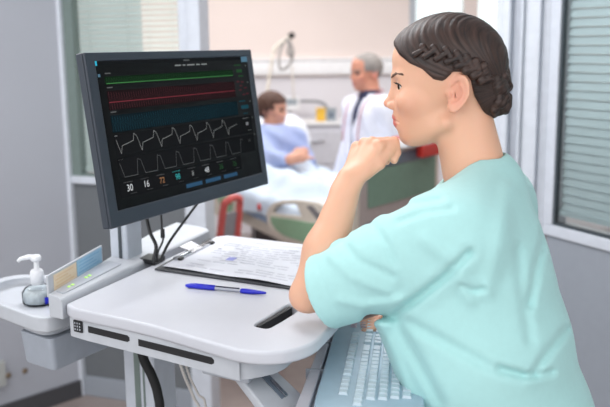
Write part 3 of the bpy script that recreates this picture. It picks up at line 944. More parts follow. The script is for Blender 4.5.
    sh = rounded([(na - 0.30, nb_ + 0.045), (na - 0.02, nb_ - 0.012), (na + 0.004, nb_ + 0.01), (na + 0.03, nb_ + 0.22), (na - 0.10, nb_ + 0.27), (na - 0.29, nb_ + 0.20)], [0.03, 0.03, 0.02, 0.03, 0.05, 0.05])
    so = resample_loop(sh, 72, 0, np.array([na - 0.14, nb_ + 0.11])); cc = np.array([na - 0.14, nb_ + 0.11])
    si = [tuple(cc + (np.array(q) - cc) * 0.84) for q in so]
    prism_hole(mb, so, si, SZ - 0.016, SZ + 0.016, S)
    mb.prism(si, SZ - 0.016, SZ - 0.004, S)
    shf = mb.build('side_shelf', M['white'], root, bevel=0.004, bseg=3)
    mb = MB()
    q = rounded([(na - 0.125, nb_ + 0.03), (na - 0.02, nb_ + 0.012), (na + 0.012, nb_ + 0.2), (na - 0.09, nb_ + 0.22)], [0.04] * 4)
    mb.prism(q, SZ - 0.034, SZ - 0.0165, S); mb.build('bin_collar', M['white'], root, bevel=0.005)
    mb = MB()
    top = rounded([(na - 0.112, nb_ + 0.022), (na - 0.012, nb_ + 0.012), (na + 0.03, nb_ + 0.24), (na - 0.085, nb_ + 0.25)], [0.012, 0.014, 0.02, 0.02], 5)
    c2 = np.array(top).mean(0); bot = [tuple(c2 + (np.array(t) - c2) * 0.93) for t in top]; nT = len(top)
    zt, zb = SZ - 0.035, SZ - 0.105
    p = [S(x, y, zb) for x, y in bot] + [S(x, y, zt) for x, y in top]
    mb.add(p, [tuple(range(nT - 1, -1, -1)), tuple(range(nT, 2 * nT))] + [(i, (i + 1) % nT, nT + (i + 1) % nT, nT + i) for i in range(nT)])
    mb.build('storage_bin', M['bin'], root, bevel=0.003)
    # swing bracket and keyboard tray
    KZ = 1.115
    k0 = Z(316, 407, KZ); k1 = Z(337, 332, KZ)
    kv = k1 - k0; kv /= np.linalg.norm(kv); ku = np.array([kv[1], -kv[0], 0])
    def K(a, b, z): return k0 + ku * a + kv * b + CZ * z
    mb = MB()
    mb.prism(rounded([(-0.034, -0.10), (0.20, -0.10), (0.20, 0.43), (-0.022, 0.43)], [0.02] * 4), -0.022, -0.006, K)
    tr = mb.build('keyboard_tray', M['kb_tray'], root, bevel=0.003)
    mb = MB()
    mb.prism(rounded([(-0.032, -0.10), (-0.009, -0.10), (-0.004, 0.41), (-0.021, 0.41)], [0.006] * 4), -0.0055, 0.012, K)
    mb.build('tray_lip', M['kb_tray'], tr, bevel=0.003)
    for b in (0.13, 0.27):
        mb = MB(); mb.box((-0.034, b, -0.006), (0.0, b + 0.0025, 0.0135), K); mb.build('lip_joint', M['panel_grey'], tr)
    # bracket under the right front of the worktop
    b0 = np.array(T(0.33, 0.07, -0.066)); 
    mb = MB()
    q = [Z(232, 366, 1.150), Z(262, 356, 1.150), Z(306, 398, 1.095), Z(276, 424, 1.095)]
    top = [np.array(p_) for p_ in q]; n_ = np.cross(top[1] - top[0], top[3] - top[0]); n_ /= np.linalg.norm(n_)
    if n_[2] > 0: n_ = -n_
    mb.hexa([p_ + n_ * 0.02 for p_ in top][::1] + top)
    br = mb.build('swing_bracket', M['white'], root, bevel=0.004)
    def BR(s, t, z): 
        return (top[0] * (1 - s) + top[1] * s) * (1 - t) + (top[3] * (1 - s) + top[2] * s) * t - n_ * z
    mb = MB(); mb.box((0.52, 0.30, -0.002), (0.72, 0.78, 0.0012), BR); mb.build('bracket_slot', M['slate'], br, bevel=0.001)
    mb = MB(); mb.box((0.60, 0.46, 0.0), (0.68, 0.80, 0.004), BR); mb.build('release_lever', M['metal'], br, bevel=0.001)
    for t in (0.14, 0.19, 0.25):
        mb = MB(); mb.box((0.52, t, 0.0), (0.72 if t < 0.2 else 0.62, t + 0.02, 0.0012), BR); mb.build('bracket_mark', M['panel_grey'], br)
    mb = MB(); mb.box((0.30, 0.02, -0.085), (0.40, 0.30, -0.063), T); mb.build('bracket_mount', M['grey_plastic'], root, bevel=0.004)
    return root, K
CART, K = cart()

# keyboard lying in the tray
def keyboard():
    root = thing('keyboard', K(0.09, 0.16, 0), 'pale blue grey computer keyboard on the pull-out tray below the worktop', 'keyboard')
    mb = MB()
    p = [(0.002, -0.06), (0.170, -0.06), (0.176, 0.0), (0.176, 0.36), (0.168, 0.405), (0.008, 0.405), (0.0, 0.36), (0.0, 0.0)]
    def KT(a, b, z): return K(a, b, z + 0.010 * (1 - a / 0.17) * (1 if z > 0 else 0))
    mb.prism(p, -0.0055, 0.012, KT); mb.build('keyboard_case', M['kb'], root, bevel=0.004, bseg=3)
    # rows run along the tray; function keys nearest the cart, number pad at the far end
    def key(a, b, w, l, m='key', name='key'):
        mb = MB(); z0, z1 = 0.0121, 0.0165
        i = 0.0018
        lo = [(a, b), (a + w, b), (a + w, b + l), (a, b + l)]; hi = [(a + i, b + i), (a + w - i, b + i), (a + w - i, b + l - i), (a + i, b + l - i)]
        mb.hexa([KT(x, y, z0) for x, y in lo] + [KT(x, y, z1) for x, y in hi])
        mb.build(name, M[m], root)
    P = 0.0184
    rows = [0.036, 0.062, 0.0815, 0.101, 0.1205, 0.140]
    def put(r, b, l): key(rows[r], b + 0.0012, 0.0155, l * P - 0.0026)
    N0 = 0.318                                            # number pad starts here, four keys deep
    for r in (1, 2, 3, 4, 5):
        for j in range(4):
            if j == 3 and r in (3, 5): continue
            if r == 5 and j == 0: put(r, N0, 2); continue
            if r == 5 and j == 1: continue
            put(r, N0 + j * P, 1)
    for r in (0, 1, 2, 5):
        for j in range(3): put(r, 0.255 + j * P, 1)
    put(4, 0.255 + P, 1)
    E0 = 0.246                                            # right-hand end of the main block
    for r in range(6):
        if r == 0: lay = [(0.0 + i + 0.5 * (i // 4), 1) for i in range(12)]
        elif r == 1: lay = [(0, 2)] + [(2 + i, 1) for i in range(13)]
        elif r == 2: lay = [(0, 1.5)] + [(1.5 + i, 1) for i in range(12)]
        elif r == 3: lay = [(0, 2.25)] + [(2.25 + i, 1) for i in range(11)]
        elif r == 4: lay = [(0, 2.75)] + [(2.75 + i, 1) for i in range(10)]
        else: lay = [(0, 1.25), (1.25, 1.25), (2.5, 1.25), (3.75, 1.25), (5.0, 6.2), (11.2, 1.25)]
        for s_, l in lay:
            b = E0 - (s_ + l) * P
            if b > -0.055: put(r, b, l)
    for k in range(3):
        for j in range(2): key(0.030 + 0.020 * j, 0.345 + 0.012 * k, 0.012, 0.007, 'media', 'media_key')
    return root
keyboard()

# ---- monitor ---------------------------------------------------------------
MW = np.array([0.471, 0.882, 0]); MW /= np.linalg.norm(MW)
_n0 = np.array([MW[1], -MW[0], 0]); _th = math.radians(7.5)
MD = -CZ * math.cos(_th) + _n0 * math.sin(_th)
MN = np.cross(MD, MW); MN = MN if MN @ _n0 > 0 else -MN
MT = np.array([-0.394, 1.545, 1.691]); SW, SH = 0.572, 0.324
def MO(s, t, n): return MT + MW * s + MD * t + MN * n
def monitor():
    root = thing('monitor', MO(SW / 2, SH / 2, -0.03), 'black widescreen monitor showing patient vital sign traces', 'monitor')
    bl, bt, brr, bb = 0.026, 0.016, 0.020, 0.030
    mb = MB()
    outer = [(0, 0), (SW, 0), (SW, SH), (0, SH)]; inner = [(bl, bt), (SW - brr, bt), (SW - brr, SH - bb), (bl, SH - bb)]
    prism_hole(mb, outer, inner, -0.006, 0.0, MO)
    mb.build('bezel', M['bezel'], root, bevel=0.0025, bseg=2)
    mb = MB()
    p0 = [MO(x, y, -0.006) for x, y in outer]; ins = [(0.03, 0.03), (SW - 0.03, 0.03), (SW - 0.03, SH - 0.03), (0.03, SH - 0.03)]
    mb.hexa([MO(x, y, -0.022) for x, y in outer] + [MO(x, y, -0.0062) for x, y in outer])
    mb.hexa([MO(x, y, -0.05) for x, y in [(0.08, 0.07), (SW - 0.08, 0.07), (SW - 0.08, SH - 0.07), (0.08, SH - 0.07)]] + [MO(x, y, -0.0218) for x, y in ins])
    mb.build('back_shell', M['bezel'], root, bevel=0.003)
    mb = MB(); mb.box((SW / 2 - 0.06, SH / 2 - 0.02, -0.085), (SW / 2 + 0.06, SH / 2 + 0.10, -0.049), MO); mb.build('mount_plate', M['black'], root, bevel=0.003)
    # screen with its traces
    mats = [mat('screen_glass', rgb(10, 11, 13), 0.4, noise=0, coat=0.0, spec=0.12)]
    def em(nm, c, e=1.0):
        m = mat(nm, c, 0.5, emit=e * 0.22, noise=0, spec=0.0); mats.append(m); return len(mats) - 1
    GREEN = em('trace_green', rgb(44, 80, 50), 0.75); GREENB = em('trace_green_bright', rgb(64, 124, 68), 0.85)
    RED = em('trace_red', rgb(86, 44, 50), 0.7); REDB = em('trace_red_bright', rgb(120, 50, 58), 0.8)
    TEAL = em('trace_teal', rgb(32, 72, 84), 0.7); GREY = em('trace_grey', rgb(150, 152, 150), 0.5); DGREY = em('trace_dim', rgb(96, 98, 98), 0.5)
    WHITE = em('digits_white', rgb(210, 212, 214), 0.8); TEALB = em('digits_teal', rgb(62, 172, 172), 0.8); ORA = em('digits_orange', rgb(168, 120, 84), 0.7)
    BTN = em('button_blue', rgb(52, 84, 112), 0.7); BAND = em('band_grey', rgb(30, 32, 34), 0.6); CYAN = em('icon_cyan', rgb(60, 190, 220), 0.9); TAG = em('tag_steel', rgb(92, 128, 150), 0.7)
    REDF = em('band_red', rgb(34, 25, 27), 0.7); TEALF = em('band_teal', rgb(20, 32, 38), 0.7); GREENF = em('band_green', rgb(22, 40, 26), 0.7); PANEL = em('tile_dark', rgb(27, 28, 30), 0.6)
    iw, ih = SW - bl - brr, SH - bt - bb
    mb = MB()
    mb.box((bl - 0.001, bt - 0.001, -0.0058), (SW - brr + 0.001, SH - bb + 0.001, -0.003), MO)
    def SP(x, y, n=0.0): return MO(bl + x * iw, bt + y * ih, -0.003 + n)
    def rect(x0, y0, x1, y1, mi, n=0.0002):
        mb.add([SP(x0, y0, n), SP(x0, y1, n), SP(x1, y1, n), SP(x1, y0, n)], [(0, 1, 2, 3)], mi)
    def line(pts, mi, w=0.004, n=0.0004):
        w2 = w / 2; a = iw / ih
        for (x0, y0), (x1, y1) in zip(pts[:-1], pts[1:]):
            dx, dy = (x1 - x0) * a, y1 - y0; l = math.hypot(dx, dy) + 1e-9; nx, ny = -dy / l * w2 / a, dx / l * w2
            ex, ey = dx / l * w2 * .5 / a, dy / l * w2 * .5
            mb.add([SP(x0 - ex + nx, y0 - ey + ny, n), SP(x0 - ex - nx, y0 - ey - ny, n), SP(x1 + ex - nx, y1 + ey - ny, n), SP(x1 + ex + nx, y1 + ey + ny, n)], [(0, 1, 2, 3)], mi)
    # header
    rect(0.0, 0.0, 1.0, 0.026, BAND); rect(0.0, 0.0, 0.012, 0.030, CYAN, 0.0005); rect(0.008, 0.085, 0.020, 0.105, TAG); rect(0.95, 0.0, 1.0, 0.045, TAG, 0.0005)
    rect(0.52, 0.008, 0.56, 0.02, DGREY, 0.0005)
    x = 0.46
    for w in (0.04, 0.018, 0.05, 0.025, 0.04): rect(x, 0.045, x + w, 0.054, GREY); x += w + 0.012
    def band(y0, y1, f, mi, base, bmi, jit, labels):
        rect(0.04, y0, 0.87, y1, f)
        n = 60; pts = []
        for i in range(n + 1):
            xx = 0.045 + 0.82 * i / n; e = jit * math.sin(i * 0.21) * 0.5
            pts += [(xx, y1 - 0.004), (xx + 0.22 * 0.82 / n, y0 + 0.006 + e * (y1 - y0)), (xx + 0.6 * 0.82 / n, y0 + (0.45 + e) * (y1 - y0))]
        line(pts, mi, 0.0016)
        if base: rect(0.045, base - 0.004, 0.865, base + 0.002, bmi, 0.0006)
        rect(0.045, y0 - 0.026, 0.075, y0 - 0.018, DGREY)
    band(0.105, 0.155, GREENF, GREEN, 0.152, GREENB, 0.1, None)
    band(0.200, 0.330, REDF, RED, 0.278, REDB, 0.15, None)
    band(0.365, 0.480, TEALF, TEAL, None, TEAL, 0.12, None)
    rect(0.885, 0.065, 0.94, 0.074, GREEN); rect(0.90, 0.105, 0.945, 0.130, GREEN); rect(0.91, 0.155, 0.95, 0.165, GREEN)
    for x, y in ((0.89, 0.20), (0.925, 0.205), (0.91, 0.235), (0.945, 0.255), (0.90, 0.27), (0.925, 0.31), (0.955, 0.305)): rect(x, y, x + 0.022, y + 0.012, RED)
    rect(0.89, 0.365, 0.94, 0.374, TEAL); rect(0.90, 0.405, 0.96, 0.435, TEAL); rect(0.91, 0.47, 0.95, 0.477, TEAL)
    for y in (0.07, 0.21, 0.37, 0.51, 0.655): rect(0.975, y, 0.985, y + 0.012, DGREY)
    n = 7; pts = []
    for i in range(n):
        x = 0.05 + i * 0.82 / n; w = 0.82 / n
        pts += [(x, 0.53), (x + 0.16 * w, 0.628), (x + 0.24 * w, 0.575), (x + 0.60 * w, 0.560), (x + 0.80 * w, 0.550), (x + 0.86 * w, 0.502), (x + 0.95 * w, 0.515)]
    pts = pts[:-2]
    rect(0.04, 0.495, 0.97, 0.642, PANEL); line(pts, GREY, 0.0034)
    rect(0.045, 0.50, 0.06, 0.508, WHITE); rect(0.90, 0.51, 0.95, 0.517, GREY); rect(0.92, 0.55, 0.94, 0.575, WHITE); rect(0.93, 0.615, 0.96, 0.621, GREY)
    pts = []
    for i in range(7):
        x = 0.05 + i * 0.118; pts += [(x, 0.69), (x + 0.018, 0.788), (x + 0.09, 0.788), (x + 0.100, 0.68), (x + 0.118, 0.69)]
    rect(0.04, 0.655, 0.97, 0.798, PANEL); line(pts, DGREY, 0.0035)
    rect(0.045, 0.663, 0.075, 0.67, GREY); rect(0.92, 0.69, 0.94, 0.715, DGREY)
    rect(0.03, 0.812, 0.84, 0.925, PANEL)
    cells = [(0.085, '30', WHITE, 1), (0.18, '16', WHITE, 1), (0.275, '72', ORA, .9), (0.375, '98', TEALB, .9), (0.475, '8', GREY, .8), (0.575, '48', WHITE, .9), (0.68, '36', GREEN, .9), (0.785, '36', GREEN, .9)]
    txt = []
    for xc, s, mi, k in cells:
        txt.append((s, xc, 0.868, 0.0185 * k, mi))
        rect(xc - 0.03, 0.822, xc + 0.02, 0.828, DGREY if mi != TEALB else TEALB); rect(xc + 0.0, 0.905, xc + 0.035, 0.910, DGREY)
    sc = None
    dg = bpy.context.evaluated_depsgraph_get()
    for s, xc, yc, sz, mi in txt:
        cu = bpy.data.curves.new('t', 'FONT'); cu.body = s; cu.size = sz; cu.align_x = 'CENTER'; cu.align_y = 'CENTER'
        to = bpy.data.objects.new('t', cu); COL.objects.link(to); bpy.context.view_layer.update()
        dg = bpy.context.evaluated_depsgraph_get(); me = bpy.data.meshes.new_from_object(to.evaluated_get(dg))
        mb.add([SP(xc + v.co.x / iw, yc - v.co.y / ih, 0.0006) for v in me.vertices], [tuple(p.vertices) for p in me.polygons], mi)
        bpy.data.objects.remove(to); bpy.data.curves.remove(cu); bpy.data.meshes.remove(me)
    return mb, mats, root, rect, BTN
_mb, _mats, _mroot, _rect, _btn = monitor()
for _x0, _x1 in ((0.42, 0.53), (0.555, 0.665), (0.69, 0.795)): _rect(_x0, 0.938, _x1, 0.968, _btn, 0.0008)
_mb.build('screen', _mats, _mroot)

# ---- things on the worktop -------------------------------------------------
def Tt(z): return lambda a, b, c: T(a, b, c + z)
def clipboard():
    root = thing('clipboard', T(0.2, 0.43, 0.0), 'dark grey clipboard on the white worktop holding printed sheets', 'clipboard')
    mb = MB(); mb.prism([(0.02, 0.585), (0.032, 0.283), (0.392, 0.297), (0.402, 0.585)], 0.0003, 0.0045, T); mb.build('board', mat('clipboard_board', rgb(52, 54, 60), 0.5), root, bevel=0.0015)
    cp = MB(); cp.box((0.048, 0.36, 0.0075), (0.062, 0.52, 0.0115), T); cp.tube([T(0.052, 0.35, 0.0105), T(0.052, 0.53, 0.0105)], 0.0045, 8)
    c = cp.build('clip', M['metal'], root)
    for b in (0.352, 0.515):
        mb = MB(); mb.box((0.042, b, 0.0072), (0.066, b + 0.018, 0.0145), T); mb.build('clip_end', M['black'], c, bevel=0.003)
    mb = MB(); mb.hexa([T(0.052, 0.42, 0.0118), T(0.056, 0.47, 0.0118), T(0.062, 0.47, 0.0118), T(0.060, 0.42, 0.0118), T(0.020, 0.415, 0.0205), T(0.020, 0.475, 0.0205), T(0.026, 0.475, 0.0225), T(0.026, 0.415, 0.0225)])
    mb.build('clip_lever', M['metal'], c)
    mb = MB(); n = 14
    a0, a1, b0, b1 = 0.045, 0.395, 0.300, 0.580
    vs = []; fs = []
    for i in range(n + 1):
        for j in range(n + 1):
            a = a0 + (a1 - a0) * i / n; b = b0 + (b1 - b0) * j / n + 0.004 * (i / n)
            h = 0.0082 + 0.0022 * math.sin(i * 0.8 + j * 0.5) * (i / n) + 0.006 * max(0, (j / n - 0.75)) * (i / n) + 0.012 * max(0, 0.2 - i / n) * max(0, j / n - 0.8) * 8
            vs.append(T(a, b, h))
    o = n + 1
    for i in range(n):
        for j in range(n): fs.append((i * o + j, (i + 1) * o + j, (i + 1) * o + j + 1, i * o + j + 1))
    mb.add(vs, fs, 0, True)
    def pt(a, b):
        i = (a - a0) / (a1 - a0) * n; j = (b - b0) / (b1 - b0) * n
        i0, j0 = min(int(i), n - 1), min(int(j), n - 1); s, t = i - i0, j - j0
        q = lambda x, y: np.array(vs[x * o + y])
        return (q(i0, j0) * (1 - s) + q(i0 + 1, j0) * s) * (1 - t) + (q(i0, j0 + 1) * (1 - s) + q(i0 + 1, j0 + 1) * s) * t + CZ * 0.0006
    rg = random.Random(3)
    for k in range(13):
        b = 0.325 + k * 0.018; a = 0.095
        while a < 0.36:
            w = rg.uniform(0.012, 0.05)
            if rg.random() < 0.7: mb.add([pt(a, b), pt(a + w, b), pt(a + w, b + 0.0055), pt(a, b + 0.0055)], [(0, 1, 2, 3)], 1)
            a += w + 0.008
    mb.add([pt(0.16, 0.40), pt(0.18, 0.40), pt(0.18, 0.43), pt(0.16, 0.43)], [(0, 1, 2, 3)], 2)
    s = mb.build('paper_sheet', [M['paper'], M['print'], M['print_blue']])
    tag(s, 'printed white form lying on the dark clipboard', 'paper')
    sd = s.modifiers.new('th', 'SOLIDIFY'); sd.thickness = 0.0006; sd.offset = -1
clipboard()

def pen():
    p0, p1 = Z(186, 285.5, TZ + 0.005), Z(266, 293, TZ + 0.005); ax = (p1 - p0); L = np.linalg.norm(ax); ax /= L
    root = thing('ballpoint_pen', (p0 + p1) / 2, 'blue capped ballpoint pen lying across the white worktop', 'pen')
    s = L / 0.150
    sd = np.cross(CZ, ax)
    def PT(x, y, z): return p0 + ax * z * s + sd * x + CZ * y
    r = 0.0046
    mb = MB(); mb.lathe([(0.0030, 0.0), (r, 0.006), (r * 1.05, 0.03), (r * 1.0, 0.056)], PT, 14); c = mb.build('cap', M['pen_blue'], root)
    mb = MB(); mb.tube([PT(0, r * 1.15, 0.056), PT(0, r * 1.2, 0.02), PT(0, r * 0.9, 0.008)], 0.0012, 6); mb.build('pocket_clip', M['pen_blue'], c)
    mb = MB(); mb.lathe([(r * 0.85, 0.056), (r * 0.85, 0.104)], PT, 6, smooth=False); mb.build('barrel', M['pen_clear'], root)
    mb = MB(); mb.lathe([(r * 0.93, 0.058), (r * 0.93, 0.101)], lambda x, y, z: PT(x * 0.5, y * 0.5 + r * 0.75, z), 8); mb.build('ink_refill', M['pen_ink'], root)
    mb = MB(); mb.lathe([(r * 0.95, 0.104), (r * 1.1, 0.107), (r * 1.1, 0.125), (r * 0.7, 0.144), (0.0018, 0.150)], PT, 14); mb.build('end_plug', M['pen_blue'], root)
pen()

def sanitizer():
    b = Z(39, 303, 1.161)
    root = thing('hand_sanitizer', b, 'clear hand gel pump bottle with white pump on the side shelf', 'bottle')
    def BT(x, y, z): return b + np.array([x, y, z])
    mb = MB(); mb.lathe([(0.030, 0.0), (0.034, 0.004), (0.034, 0.026), (0.027, 0.036), (0.014, 0.042), (0.013, 0.050)], BT, 24); mb.build('bottle_body', M['bottle'], root)
    mb = MB(); mb.lathe([(0.028, 0.003), (0.0315, 0.006), (0.0315, 0.024), (0.024, 0.033)], BT, 24); mb.build('gel', M['gel'], root)
    mb = MB()
    vs = []; fs = []; n = 10
    for i in range(n + 1):
        a = -0.9 + 1.1 * i / n
        for z in (0.005, 0.020): vs.append(BT(0.0346 * math.cos(a), 0.0346 * math.sin(a), z))
    for i in range(n): fs.append((2 * i, 2 * i + 2, 2 * i + 3, 2 * i + 1))
    mb.add(vs, fs, 0, True); lb = mb.build('bottle_label', M['blue_label'], root); sdm = lb.modifiers.new('th', 'SOLIDIFY'); sdm.thickness = 0.0006
    mb = MB(); mb.lathe([(0.0145, 0.044), (0.0145, 0.068), (0.012, 0.074), (0.0055, 0.077), (0.0055, 0.096)], BT, 20); pm = mb.build('pump', M['pump'], root)
    mb = MB(); mb.lathe([(0.0105, 0.094), (0.0115, 0.100), (0.009, 0.106)], BT, 16)
    mb.tube([BT(0.006, 0, 0.101), BT(-0.014, -0.004, 0.103), BT(-0.030, -0.008, 0.100), BT(-0.036, -0.010, 0.095)], [0.006, 0.0055, 0.0042, 0.0034], 10)
    mb.build('pump_nozzle', M['pump'], pm)
sanitizer()

# ---- cables ------------------------------------------------------------------
def smooth_path(pts, n=8):
    P = [np.array(p, float) for p in pts]; P = [2 * P[0] - P[1]] + P + [2 * P[-1] - P[-2]]; out = []
    for i in range(1, len(P) - 2):
        for k in range(n):
            t = k / n; a, b, c, d = P[i - 1:i + 3]
            out.append(0.5 * (2 * b + (c - a) * t + (2 * a - 5 * b + 4 * c - d) * t * t + (3 * b - a - 3 * c + d) * t ** 3))
    out.append(P[-2]); return out
def cable(name, pts, r, m, label, cat='cable', group=None, ex=None):
    mb = MB(); mb.tube(smooth_path(pts), r, 8)
    o = mb.build(name, m); tag(o, label, cat, group)
    if ex:
        b = MB(); b.tube(ex, r * 2.2, 10); b.build('ferrite_bead', M['black'], o)
    return o
gz = Z(160, 262, TZ)[1]
cable('cable', [A(146, 215, 1.86), A(150, 232, 1.85), A(156, 246, 1.84), A(154, 258, 1.835), A(154, 263, 1.835)], 0.0042, M['black'], 'thick black cable hanging left-most below the monitor to the worktop')
cable('cable', [A(161, 212, 1.86), A(162, 228, 1.85), A(163, 240, 1.845), A(158, 252, 1.84), A(157, 262, 1.84)], 0.0022, M['black'], 'thin black cable with a small bead hanging below the monitor', ex=[A(162.5, 229, 1.85), A(162.8, 238, 1.847)])
cable('cable', [A(200, 200, 1.93), A(188, 216, 1.90), A(172, 238, 1.86), A(165, 250, 1.845), A(160, 262, 1.84)], 0.0030, M['black'], 'black cable running diagonally from under the monitor to the worktop')
cable('cable_bundle', [A(141, 345, 1.73), A(144, 360, 1.72), A(152, 376, 1.715), A(158, 395, 1.715), A(160, 425, 1.72), A(158, 560, 1.78), A(150, 700, 1.84)], [0.010] * 49, M['rubber'], 'thick black cable bundle hanging beside the cart column')
cable('cable', [A(178, 345, 1.80), A(180, 362, 1.80), A(186, 380, 1.80), A(194, 398, 1.80), A(200, 420, 1.80), A(196, 520, 1.82), A(180, 640, 1.85)], 0.0032, M['cable_white'], 'thin white cable looping down under the worktop')
cable('cable', [A(182, 345, 1.81), A(188, 372, 1.81), A(198, 394, 1.81), A(206, 412, 1.81), A(204, 520, 1.83), A(186, 640, 1.86)], 0.0025, M['cable_white'], 'second thin white cable right of the first under the worktop')
# ------------------------------------------------------------------ the building
def wallslab(name, p0, p1, z0, z1, th, m, kind='structure', out=1, bevel=0):
    """upright slab between two floor points, thickness to the left of p0->p1"""
    p0 = np.array([p0[0], p0[1], 0.0]); p1 = np.array([p1[0], p1[1], 0.0]); d = p1 - p0; d /= np.linalg.norm(d); n = np.array([-d[1], d[0], 0]) * th * out
    mb = MB(); q = [p0, p1, p1 + n, p0 + n]
    mb.hexa([a + CZ * z0 for a in q] + [a + CZ * z1 for a in q])
    o = mb.build(name, m, bevel=bevel); o['kind'] = kind; return o
def plane_hit(px, py, p0, d):
    n = np.array([-d[1], d[0], 0]); r = ray(px, py); return CAM + r * (((p0 - CAM) @ n) / (r @ n))
CEIL = 2.75
# floor
mb = MB(); mb.box((-4.5, -2.5, -0.05), (4.5, 9.0, 0.0)); structure(mb.build('floor', M['floor']))
# left wall, turned towards the camera
LC = Z(86, 394, 0.0); LWd = LC - Z(30, 407, 0.03); LWd[2] = 0; LWd /= np.linalg.norm(LWd)
L0 = LC - LWd * 2.9
wallslab('wall_left', L0, LC, 0, CEIL, 0.12, M['wall_grey'])
wallslab('baseboard_left', L0 + np.array([LWd[1], -LWd[0], 0]) * 0.012, LC + np.array([LWd[1], -LWd[0], 0]) * 0.012 - LWd * 0.02, 0, 0.085, 0.0118, M['baseboard'])
nL = np.array([LWd[1], -LWd[0], 0])
# wall bumper with two screw caps
h1 = plane_hit(55, 371, LC + nL * 0.02, LWd)
b1 = LC + nL * 0.03 - LWd * 0.42; b0 = L0 + nL * 0.03
mb = MB()
d_ = b1 - b0; npt = 24; poly = []
for k in range(npt + 1):
    t = k / npt; s = np.linalg.norm(d_) * t; poly.append((s, 0.14 + 0.05 * max(0, (s - 1.6) / 0.9) ** 2))
topz = 0.30
poly2 = poly + [(poly[-1][0], topz), (0, topz)]
dn = d_ / np.linalg.norm(d_)
mb.prism(poly2, -0.0295, 0.0, lambda x, y, z: b0 * np.array([1, 1, 0]) + dn * x + CZ * y + nL * z)
bmp = tag(mb.build('wall_bumper', M['bumper']), 'pale protective bumper strip low on the grey wall at the left', 'bumper')
for px, py in ((8.5, 375.5), (25, 371)):
    c = plane_hit(px, py, LC + nL * 0.032, LWd)
    mb = MB(); ringp = []
    def DT(x, y, z, c=c): return c + dn * x + CZ * y + nL * z
    mb.lathe([(0.010, -0.003), (0.014, -0.001), (0.014, 0.001), (0.009, 0.003)], DT, 14); mb.build('screw_cap', M['brown'], bmp)
# glazed partition to the left of the ward opening
PLd = np.array([math.cos(math.radians(-20)), math.sin(math.radians(-20)), 0]); nP = np.array([PLd[1], -PLd[0], 0])
def part_x(px):                      # distance along the left partition of a picture column (at eye height)
    return (plane_hit(px, 120, LC, PLd) - LC) @ PLd
def PX(s, z, n=0.0): return LC + PLd * s + CZ * z + nP * n
def pbox(mb, s0, s1, z0, z1, n0, n1, mi=0): mb.hexa([PX(s0, z0, n1), PX(s1, z0, n1), PX(s1, z0, n0), PX(s0, z0, n0), PX(s0, z1, n1), PX(s1, z1, n1), PX(s1, z1, n0), PX(s0, z1, n0)], mi)
sA, sB, sC, sD, sE = 0.0, part_x(70), part_x(79), part_x(183), part_x(206)
zs0 = plane_hit(85, 176, LC, PLd)[2]
mb = MB(); pbox(mb, -0.02, sB, 0, CEIL, -0.05, 0.03); structure(mb.build('trim_1', M['partition'], bevel=0.004))
mb = MB(); pbox(mb, sD, sD + (sE - sD) * 0.45, 0, CEIL, -0.06, 0.015); pbox(mb, sD + (sE - sD) * 0.45, sE, 0, CEIL, -0.06, 0.035); structure(mb.build('trim_2', M['partition'], bevel=0.004))
mb = MB(); pbox(mb, sB, sD, 0.10, zs0 - 0.035, -0.02, 0.0); structure(mb.build('wall_partition', M['panel_dark']))
mb = MB(); pbox(mb, sB, sD, 0.0, 0.0999, -0.03, 0.012); structure(mb.build('baseboard_partition', M['panel_grey'], bevel=0.003))
mb = MB(); pbox(mb, sB, sD, zs0 - 0.035, zs0, -0.05, 0.02); pbox(mb, sB, sD, CEIL - 0.1, CEIL, -0.05, 0.02)
w1 = structure(mb.build('window_1', M['partition'], bevel=0.003))
mb = MB(); pbox(mb, sB, sC, zs0, CEIL - 0.1, -0.045, 0.008); pbox(mb, sC, sD, zs0, zs0 + 0.012, -0.03, 0.006); mb.build('glazing_gasket', M['gasket_green'], w1)
mb = MB(); pbox(mb, sC, sD, zs0 + 0.012, CEIL - 0.1, 0.000, 0.004); mb.build('window_glass', M['glass'], w1)
def blind(name, F, s0, s1, z0, z1, n, pitch, slat, m, label, ang=50):
    root = thing(name, F((s0 + s1) / 2, z0, n), label, 'blind')
    mb = MB(); k = int((z1 - z0) / pitch); c, s_ = math.cos(math.radians(ang)) * slat / 2, math.sin(math.radians(ang)) * slat / 2
    for i in range(k):
        z = z0 + 0.03 + i * pitch
        a = [F(s0, z - s_, n + c), F(s1, z - s_, n + c), F(s1, z + s_, n - c), F(s0, z + s_, n - c)]
        mid = [F(s0, z + 0.0015, n), F(s1, z + 0.0015, n)]
        mb.add([a[0], a[1], mid[1], mid[0], a[2], a[3]], [(0, 1, 2, 3), (3, 2, 4, 5)], 0, True)
    o = mb.build('slats', m, root)
    for t in (0.2, 0.8):
        mb = MB(); s = s0 + (s1 - s0) * t; mb.tube([F(s, z0 + 0.02, n + 0.014), F(s, z1, n + 0.014)], 0.0012, 5); mb.build('lift_cord', m, root)
    mb = MB(); mb.hexa([F(s0, z0, n + .012), F(s1, z0, n + .012), F(s1, z0, n - .012), F(s0, z0, n - .012), F(s0, z0 + .018, n + .012), F(s1, z0 + .018, n + .012), F(s1, z0 + .018, n - .012), F(s0, z0 + .018, n - .012)])
    mb.build('bottom_rail', m, root)
    return root
blind('window_blind', PX, sC + 0.01, part_x(143), zs0 + 0.02, CEIL - 0.11, -0.028, 0.024, 0.025, M['blind'], 'light slatted blind behind glass at left, upper left of the monitor', 58)
blind('window_blind', PX, part_x(144), sD - 0.005, zs0 + 0.02, CEIL - 0.11, -0.028, 0.024, 0.025, M['blind_lit'], 'lighter half open slatted blind above the monitor beside the white post', 22)

